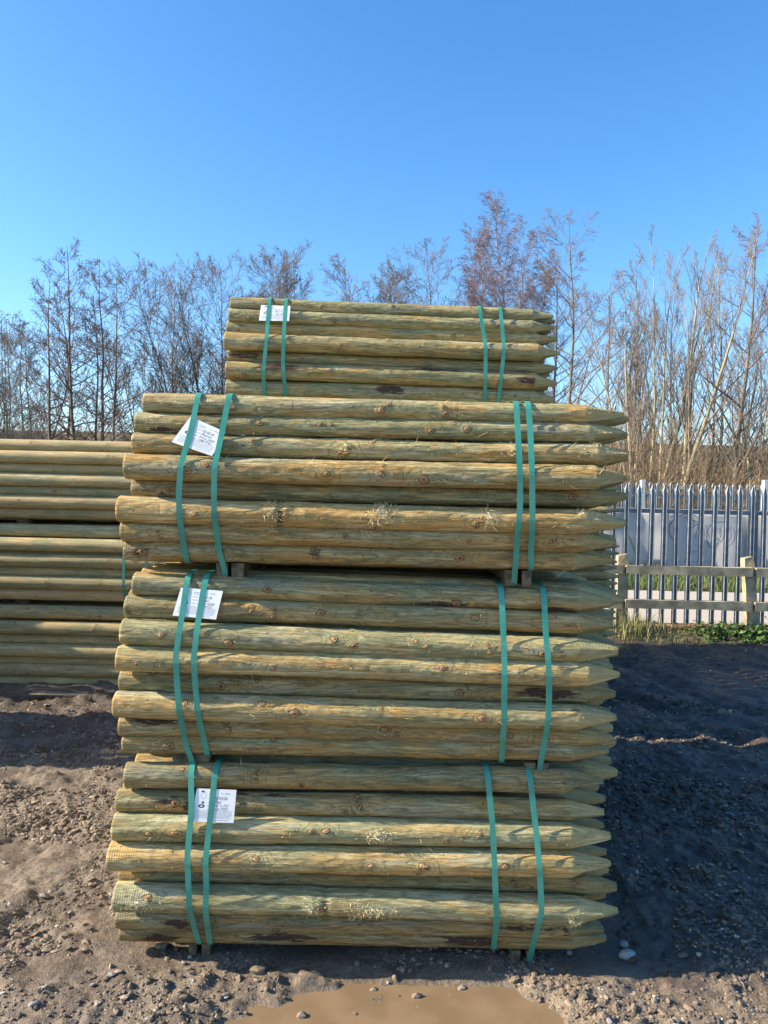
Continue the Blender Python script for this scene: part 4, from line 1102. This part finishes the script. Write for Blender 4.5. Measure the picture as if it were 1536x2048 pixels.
# ---- grass, leaves
def blades(name, label, n, region, hmin, hmax, cols, seed, wid=.004, lean=.5, cat='grass'):
    rs = np.random.RandomState(seed); x, y = region(rs, n); n = len(x); h = rs.uniform(hmin, hmax, n); a = rs.rand(n) * 2 * PI
    l = rs.normal(0, lean, n) * h; b = rs.rand(n) * 2 * PI; z = gh(x, y) - .005 if y.max() < 11 else np.zeros(n)
    wx, wy = np.cos(a) * wid, np.sin(a) * wid; P0 = np.stack([x, y, z], -1)
    W = np.stack([wx, wy, 0 * wx], -1); D = np.stack([np.cos(b) * l, np.sin(b) * l, 0 * l], -1); Z = np.stack([0 * h, 0 * h, h], -1)
    V = np.stack([P0 - W, P0 + W, P0 + W * .7 + D * .35 + Z * .6, P0 - W * .7 + D * .35 + Z * .6, P0 + D + Z * .95], 1).reshape(-1, 3)
    i = np.arange(n)[:, None] * 5; t = NT(name + '_mat'); g = t.n('ShaderNodeNewGeometry')
    t.l(t.mix(g.outputs['Random Per Island'], *cols), t.b.inputs['Base Color']); t.b.inputs['Roughness'].default_value = .7
    o = link(name, mesh_np(name, V, [i + [0, 1, 2, 3], i + [3, 2, 4]], [t.m], smooth_sh=False)); return tag(o, label, cat, kind='stuff')
def reg1(rs, n):
    x = rs.uniform(1.6, 6.2, n); y = rs.uniform(8.45, 9.5, n); d = fbm(x * 2.0, y * 2.0, 0, 90, 3) + .5 * np.exp(-((x - 3.0) / .35) ** 2) + .35 * np.exp(-((x - 4.6) / .5) ** 2)
    k = rs.rand(n) < np.clip(.25 + d, 0, 1); return x[k], y[k]
blades('verge_grass', 'ragged green grass growing along the foot of the timber fence', 9000, reg1, .012, .085, ((.035, .065, .018), (.14, .14, .05)), 4)
def reg2(rs, n):
    x = rs.normal(0, 1, n) * .16 + at(1263, 1250, 8.8).x; y = rs.normal(8.8, .08, n); return x, y
blades('dry_grass', 'tall dry grass tuft beside the nearer timber post', 260, reg2, .10, .34, ((.16, .18, .05), (.42, .38, .20)), 5, .003, .35)
def reg3(rs, n):
    x = rs.uniform(3, 13, n); y = rs.uniform(13.8, 17.0, n); return x, y
blades('far_verge_grass', 'bright green grass verge across the lane', 16000, reg3, .04, .22, ((.05, .10, .02), (.16, .17, .06)), 6, .009)
def leafstuff():
    rs = np.random.RandomState(8); n = 2600; x = rs.uniform(1.6, 6.2, n); y = 9.15 + rs.normal(0, .18, n); z = gh(x, y) + rs.uniform(.002, .02, n); a = rs.rand(n) * 6.28; s = rs.uniform(.010, .026, n)
    c, sn = np.cos(a) * s, np.sin(a) * s; t1 = rs.normal(0, .4, (n, 4)) * s[:, None]
    V = np.stack([np.stack([x + c, y + sn, z + t1[:, 0]], -1), np.stack([x - sn * .6, y + c * .6, z + t1[:, 1]], -1), np.stack([x - c, y - sn, z + t1[:, 2]], -1), np.stack([x + sn * .6, y - c * .6, z + t1[:, 3]], -1)], 1).reshape(-1, 3)
    t = NT('dead_leaf'); g = t.n('ShaderNodeNewGeometry'); t.l(t.mix(g.outputs['Random Per Island'], (.16, .08, .035), (.42, .28, .15)), t.b.inputs['Base Color'])
    tag(link('dead_leaves', mesh_np('dead_leaves', V, [np.arange(n)[:, None] * 4 + [0, 1, 2, 3]], [t.m], smooth_sh=False)), 'brown fallen leaves along the foot of the fences', 'leaves', kind='stuff')
    # ivy / bramble patch at the right post
    n = 900; x = at(1500, 1270, 8.8).x + rs.normal(0, .33, n); y = 8.78 + rs.normal(0, .12, n); z = gh(x, y) + np.abs(rs.normal(0, .05, n)); a = rs.rand(n) * 6.28; s = rs.uniform(.014, .032, n)
    c, sn = np.cos(a) * s, np.sin(a) * s; t1 = rs.normal(0, .5, (n, 4)) * s[:, None]
    V = np.stack([np.stack([x + c, y + sn, z + t1[:, 0]], -1), np.stack([x - sn * .8, y + c * .8, z + t1[:, 1]], -1), np.stack([x - c, y - sn, z + t1[:, 2]], -1), np.stack([x + sn * .8, y - c * .8, z + t1[:, 3]], -1)], 1).reshape(-1, 3)
    t = NT('bramble_leaf'); g = t.n('ShaderNodeNewGeometry'); t.l(t.mix(g.outputs['Random Per Island'], (.03, .075, .02), (.10, .17, .04)), t.b.inputs['Base Color']); t.b.inputs['Roughness'].default_value = .45
    tag(link('bramble', mesh_np('bramble', V, [np.arange(n)[:, None] * 4 + [0, 1, 2, 3]], [t.m], smooth_sh=False)), 'low green bramble leaves around the foot of the leaning right post', 'bramble', kind='stuff')
leafstuff()

# ------------------------------------------------------------ bare trees
def bark(name, a, b, sc=3.0):
    t = NT(name); tc = t.n('ShaderNodeTexCoord'); mp = t.n('ShaderNodeMapping'); mp.inputs['Scale'].default_value = (sc, sc, sc * .35); t.l(tc.outputs['Object'], mp.inputs[0])
    n = t.noise(mp.outputs[0], 4, 5, .65); t.l(t.mix(t.mrange(n, .35, .65), a, b), t.b.inputs['Base Color']); t.b.inputs['Roughness'].default_value = .85
    return t.m
BK = dict(alder=(bark('alder_bark', (.10, .085, .075), (.20, .17, .14)), bark('alder_twigs', (.13, .085, .075), (.20, .13, .10))),
          willow=(bark('willow_bark', (.26, .22, .13), (.42, .36, .24)), bark('willow_twigs', (.16, .14, .12), (.24, .205, .17))),
          birch=(bark('birch_bark', (.46, .38, .34), (.22, .13, .11), 6), bark('birch_twigs', (.17, .125, .135), (.24, .17, .175))),
          hazel=(bark('hazel_bark', (.14, .11, .085), (.24, .19, .14)), bark('hazel_twigs', (.14, .118, .105), (.20, .165, .14))))
M_cone = simple('alder_cones', (.10, .055, .045), .8, var=.3, scale=3)
M_cat = simple('catkins', (.30, .20, .12), .8, var=.35, scale=3)
M_cat2 = simple('catkins_purple', (.24, .13, .11), .8, var=.35, scale=3)
def grow(p0, d0, length, r0, r1, steps, rs, wander, trop, endtrop=None):
    n = len(p0); P = np.zeros((n, steps + 1, 3)); P[:, 0] = p0; d = d0 / np.linalg.norm(d0, axis=1, keepdims=True)
    R_ = np.zeros((n, steps + 1)); R_[:, 0] = r0
    for s in range(steps):
        d = d + rs.normal(0, wander, (n, 3)) + np.array([0, 0, 1.0]) * trop
        d /= np.linalg.norm(d, axis=1, keepdims=True)
        P[:, s + 1] = P[:, s] + d * (length / steps)[:, None]; R_[:, s + 1] = r0 + (r1 - r0) * ((s + 1) / steps)
    return P, R_
def kids(P, R_, m_, t0, t1, ang, rs, up=0.0):
    n, k1, _ = P.shape; k = k1 - 1
    t = (np.arange(m_)[None] + rs.rand(n, m_)) / m_ * (t1 - t0) + t0
    f = t * k; i = np.minimum(f.astype(int), k - 1); fr = f - i; ar = np.arange(n)[:, None]
    a, b = P[ar, i], P[ar, i + 1]; pos = a + (b - a) * fr[..., None]; tan = (b - a); tan /= np.linalg.norm(tan, axis=-1, keepdims=True) + 1e-9
    rr = R_[ar, i] + (R_[ar, i + 1] - R_[ar, i]) * fr
    v = rs.normal(0, 1, tan.shape); v -= (v * tan).sum(-1, keepdims=True) * tan; v /= np.linalg.norm(v, axis=-1, keepdims=True) + 1e-9
    an = np.radians(rs.normal(ang, ang * .18, t.shape))[..., None]
    d = tan * np.cos(an) + v * np.sin(an) + np.array([0, 0, up])
    return pos.reshape(-1, 3), d.reshape(-1, 3), t.reshape(-1), rr.reshape(-1)
def tube_np(sets):
    Vs = []; Qs = []; off = 0
    for P, R_, sides in sets:
        n, k1, _ = P.shape; T = np.gradient(P, axis=1); T /= np.linalg.norm(T, axis=-1, keepdims=True) + 1e-9
        ref = np.array([.31, .87, .12]); A = np.cross(T, ref); A /= np.linalg.norm(A, axis=-1, keepdims=True) + 1e-9; B = np.cross(T, A)
        ang = np.arange(sides) / sides * 2 * PI
        V = P[:, :, None] + (A[:, :, None] * np.cos(ang)[None, None, :, None] + B[:, :, None] * np.sin(ang)[None, None, :, None]) * R_[:, :, None, None]
        i = np.arange(n * k1 * sides).reshape(n, k1, sides) + off; j = np.roll(i, -1, axis=2)
        Qs.append(np.stack([i[:, :-1], j[:, :-1], j[:, 1:], i[:, 1:]], -1).reshape(-1, 4)); Vs.append(V.reshape(-1, 3)); off += n * k1 * sides
    return np.concatenate(Vs), np.concatenate(Qs)
def hang(pos, n, rs, ln, wd, drop=1.0):
    k = rs.randint(0, len(pos), n); p = pos[k]; l = rs.uniform(ln * .6, ln * 1.2, n); d = np.stack([rs.normal(0, .3, n), rs.normal(0, .3, n), -np.ones(n) * drop + rs.normal(0, .3 if drop > .5 else 1.0, n)], -1); d /= np.linalg.norm(d, axis=1, keepdims=True)
    s = rs.uniform(.7, 1.2, n) * wd; a = np.cross(d, [.3, .9, .2]); a /= np.linalg.norm(a, axis=1, keepdims=True); b = np.cross(d, a)
    q = p + d * (l * .5)[:, None]
    V = np.stack([p, q + a * s[:, None], q + b * s[:, None], q - a * s[:, None], q - b * s[:, None], p + d * l[:, None]], 1).reshape(-1, 3)
    T = np.array([[0, 1, 2], [0, 2, 3], [0, 3, 4], [0, 4, 1], [5, 2, 1], [5, 3, 2], [5, 4, 3], [5, 1, 4]])
    return V, (T[None] + 6 * np.arange(n)[:, None, None]).reshape(-1, 3)
def tree(kind, pxb, pxt, pyt, Y, seed, label, spread=1.0, stems=1, group=None, dens=1.0, tr=None, names=None, t0=.22):
    rs = np.random.RandomState(seed); top = at(pxt, pyt, Y); base = at(pxb, 1000, Y); base = Vector((base.x, Y, -.05)); H = top.z + .05
    dirv = np.array([top.x - base.x, 0, H]);
    root = empty(names or (kind + '_tree'), base, label, 'tree', group)
    r0 = tr or (.0085 * H)
    n0 = stems; 
    if stems == 1:
        P0, R0 = grow(np.zeros((1, 3)), dirv[None] + rs.normal(0, .3, (1, 3)), np.array([H * 1.01]), np.array([r0]), np.array([.006]), 14, rs, .035, .012)
        # pull the tip onto its place
        sc = (dirv - P0[0, -1]); tt = np.linspace(0, 1, 15)[:, None] ** 1.3; P0[0] += sc * tt
    else:
        sg = .30 if kind in ('hazel', 'birch') else .22
        d = np.stack([rs.normal(0, sg, n0) * spread + dirv[0] / H, rs.normal(0, .16, n0), np.ones(n0)], -1)
        d[1:, 0] += dirv[0] / H - d[1:, 0].mean()
        ln = H * rs.uniform(.80, 1.0, n0); ln[0] = H; d[0, 0] = dirv[0] / H
        P0, R0 = grow(rs.normal(0, .16, (n0, 3)) * [1, 1, 0], d, ln, r0 * rs.uniform(.55, 1.0, n0), np.full(n0, .006), 14, rs, .055, .03)
        cor = (np.array([dirv[0], 0, H]) - P0[0, -1]); P0 += cor[None, None, :] * (np.linspace(0, 1, 15) ** 1.2)[None, :, None]
        if n0 > 2: P0[1:, :, 0] += (dirv[0] - P0[1:, -1, 0].mean()) * np.linspace(0, 1, 15)[None, :]
    if kind == 'alder': a1, up, lf, m1, m2, m3, trop = 66, .05, .42, 32, 10, 4, .05
    elif kind == 'hazel': a1, up, lf, m1, m2, m3, trop = 50, .08, .40, 28, 11, 5, .035
    elif kind == 'birch': a1, up, lf, m1, m2, m3, trop = 38, .12, .36, 44, 13, 7, .02
    else: a1, up, lf, m1, m2, m3, trop = 30, .15, .44, 20, 9, 4, .06
    m1 = max(6, int(m1 * (1.15 if stems == 1 else .8) * dens))
    p, d, t, rr = kids(P0, R0, m1, t0, .985, a1, rs, up)
    ln = H * lf * spread * (1.02 - t) ** (.5 if kind in ('hazel', 'birch') else .68) * rs.uniform(.6, 1.15, len(t)) * (1 if kind != 'alder' else np.clip(.45 + t * 1.4, .5, 1))
    P1, R1 = grow(p, d, ln + .15, np.minimum(rr * .5, .012 + ln * .008), np.full(len(t), .0045), 7, rs, .055 if kind == 'willow' else .085, trop)
    p, d, t, rr = kids(P1, R1, m2, .15, 1.0, 42 if kind != 'willow' else 28, rs, .12 if kind != 'birch' else -.05)
    pl_ = np.repeat(ln, m2); l2 = (.10 + pl_ * .42 * (1.05 - t)) * rs.uniform(.6, 1.2, len(t))
    P2_, R2 = grow(p, d, l2, np.minimum(rr * .6, .009), np.full(len(t), .0035), 4, rs, .06 if kind == 'willow' else .09, trop * .9 if kind != 'birch' else -.05)
    p, d, t, rr = kids(P2_, R2, m3, .2, 1.0, 40, rs, .08 if kind != 'birch' else -.1)
    l3 = (.08 + np.repeat(l2, m3) * .4) * rs.uniform(.5, 1.2, len(t))
    tw = .0043 * (Y / 26)
    P3, R3 = grow(p, d, l3, np.full(len(t), tw), np.full(len(t), tw * .7), 3, rs, .07 if kind == 'willow' else .11, trop * .6 if kind != 'birch' else -.10)
    R2 = np.maximum(R2, tw); 
    mt, mw = BK[kind]
    V, Q = tube_np([(P0, R0, 8)]); link('trunk', mesh_np('trunk', V, [Q], [mt]), root)
    V, Q = tube_np([(P1, R1, 4), (P2_, R2, 3), (P3, R3, 3)]); link('crown', mesh_np('crown', V, [Q], [mw]), root)
    ends = np.concatenate([P3[:, -1], P3[:, -2]])
    if kind == 'alder':
        V, T = hang(ends, int(1300 * dens), rs, .026, .010, .2); V2, T2 = hang(ends, int(300 * dens), rs, .06, .007)
        link('cones', mesh_np('cones', np.concatenate([V, V2]), [np.concatenate([T, T2 + len(V)])], [M_cone], smooth_sh=False), root)
    if kind == 'hazel':
        V, T = hang(ends, int(1100 * dens), rs, .075, .0085); link('catkins', mesh_np('catkins', V, [T], [M_cat if seed % 2 else M_cat2], smooth_sh=False), root)
    return root
gA = 'bare trees standing beyond the fences'
TR = [
 ('alder', 105, 100, 552, 24, 11, 'bare alder left of the tallest left-hand alder, with dense cone-laden side branches', .85, 1),
 ('alder', 128, 118, 575, 25, 12, 'thinner bare alder close beside the tallest left-hand alder', .6, 1),
 ('alder', 168, 134, 490, 24, 13, 'tallest bare alder at the left with a leaning pointed top', .85, 1),
 ('alder', 188, 186, 590, 25, 14, 'slim bare alder with a forked foot between two taller alders', .5, 1),
 ('alder', 213, 199, 517, 24, 15, 'second tallest bare alder at the left, with a curved trunk', .7, 1),
 ('alder', 228, 232, 556, 23, 16, 'bare alder whose right branches sweep out towards the gap of sky', 1.15, 1),
 ('hazel', 20, 12, 640, 22, 17, 'low many-stemmed thicket tree at the far left edge', .8, 5),
 ('hazel', 62, 45, 655, 26, 18, 'low many-stemmed bare tree between the left edge and the alders', .7, 5),
 ('willow', 342, 350, 568, 27, 20, 'feathery upright bare tree directly left of the rear stack', .62, 1),
 ('willow', 300, 290, 700, 26, 21, 'short bare shrub tree in the gap of sky left of the stacks', .7, 4),
 ('willow', 395, 400, 665, 26, 22, 'short bare shrub tree just left of the highest bundle', .7, 4),
 ('hazel', 455, 440, 545, 25, 23, 'bare tree hung with yellow-brown catkins, leftmost above the highest bundle', 1.2, 5),
 ('hazel', 532, 528, 525, 25, 25, 'bare tree dense with yellow-brown catkins above the left strap pair', 1.0, 4),
 ('hazel', 590, 588, 518, 26, 27, 'bare catkin tree just right of the white card of the highest bundle', .9, 3),
 ('hazel', 690, 688, 532, 27, 28, 'lone small rounded bare tree over the middle of the highest bundle', .8, 3),
 ('hazel', 800, 795, 545, 27, 30, 'low bare tree on the left flank of the wide rounded one', .8, 3),
 ('hazel', 855, 852, 498, 27, 32, 'wide rounded bare tree left of the purple birch', 1.0, 4),
 ('birch', 985, 992, 398, 28, 33, 'tall bare birch with fine purplish twigs, the tallest tree', .62, 4),
 ('birch', 1045, 1046, 462, 29, 34, 'smaller bare birch on the right side of the tallest tree', .8, 2),
 ('hazel', 1103, 1138, 437, 25, 36, 'leaning bare tree with hanging purple catkins right of the birches', .95, 1),
 ('hazel', 1092, 1112, 520, 27, 38, 'slim bare tree just left of the leaning catkin tree', .6, 1),
 ('hazel', 1205, 1222, 560, 24, 39, 'low bare catkin tree over the points of the highest bundle', .6, 2),
 ('willow', 1262, 1270, 520, 24, 40, 'slim upright bare willow right of the stacks', .55, 1),
 ('willow', 1282, 1300, 482, 23, 41, 'many-stemmed bare willow fanning up nearest the stack', .85, 6),
 ('willow', 1335, 1350, 560, 24, 42, 'short many-stemmed bare willow in the middle of the right-hand group', .7, 5),
 ('willow', 1350, 1420, 478, 22, 43, 'strongly leaning bare willow with a thick pale trunk', .95, 2),
 ('willow', 1405, 1440, 500, 24, 44, 'bare willow with curving stems behind the leaning one', .8, 3),
 ('hazel', 1478, 1512, 468, 21, 46, 'reddish-stemmed bare tree with catkins near the right edge', .9, 1),
 ('willow', 1512, 1545, 560, 22, 47, 'pale bare willow partly cut by the right edge', .8, 4),
 ('willow', 1560, 1580, 500, 25, 48, 'bare willow just outside the right edge', .8, 3),
 ('alder', -40, -45, 560, 26, 49, 'bare alder just outside the left edge', .8, 1)]
for (k, a, b, c, Y, s, lab, sp_, st) in TR:
    tree(k, a, b, c, Y, s, lab, sp_, st, gA, dens=1.5 if k == 'birch' else (2.0 if 430 < a < 900 else 1.0), t0=.22 if k != 'willow' else .28, tr=.12 if s == 43 else (.10 if s == 46 else None))
# undergrowth : dense thicket of stems
def thicket(name, label, n, xr, yr, h0, h1, seed, mat):
    rs = np.random.RandomState(seed); x = rs.uniform(*xr, n); y = rs.uniform(*yr, n)
    p = np.stack([x, y, np.zeros(n)], -1); d = np.stack([rs.normal(0, .35, n), rs.normal(0, .3, n), np.ones(n)], -1); ln = rs.uniform(h0, h1, n)
    P0, R0 = grow(p, d, ln, rs.uniform(.008, .02, n), np.full(n, .004), 7, rs, .16, .05)
    p, d, t, rr = kids(P0, R0, 7, .15, 1.0, 38, rs, .15)
    P1, R1 = grow(p, d, np.repeat(ln, 7) * .35 * rs.uniform(.4, 1.1, len(t)), np.minimum(rr * .7, .008), np.full(len(t), .004), 4, rs, .2, .05)
    V, Q = tube_np([(P0, R0, 4), (P1, R1, 3)])
    tag(link(name, mesh_np(name, V, [Q], [mat])), label, 'undergrowth', kind='stuff')
M_scrub = bark('scrub', (.11, .08, .05), (.26, .19, .12), 1.0)
thicket('undergrowth', 'dense brown tangle of saplings and scrub behind the farther steel fence', 4600, (3, 24), (18.2, 36), 1.6, 4.4, 1, M_scrub)
thicket('undergrowth', 'thin bare scrub at the foot of the trees on the left', 900, (-22, 3), (19, 34), 1.5, 3.6, 2, M_scrub)
print('objects', len(bpy.data.objects), 'tris', sum(len(m.polygons) for m in bpy.data.meshes))
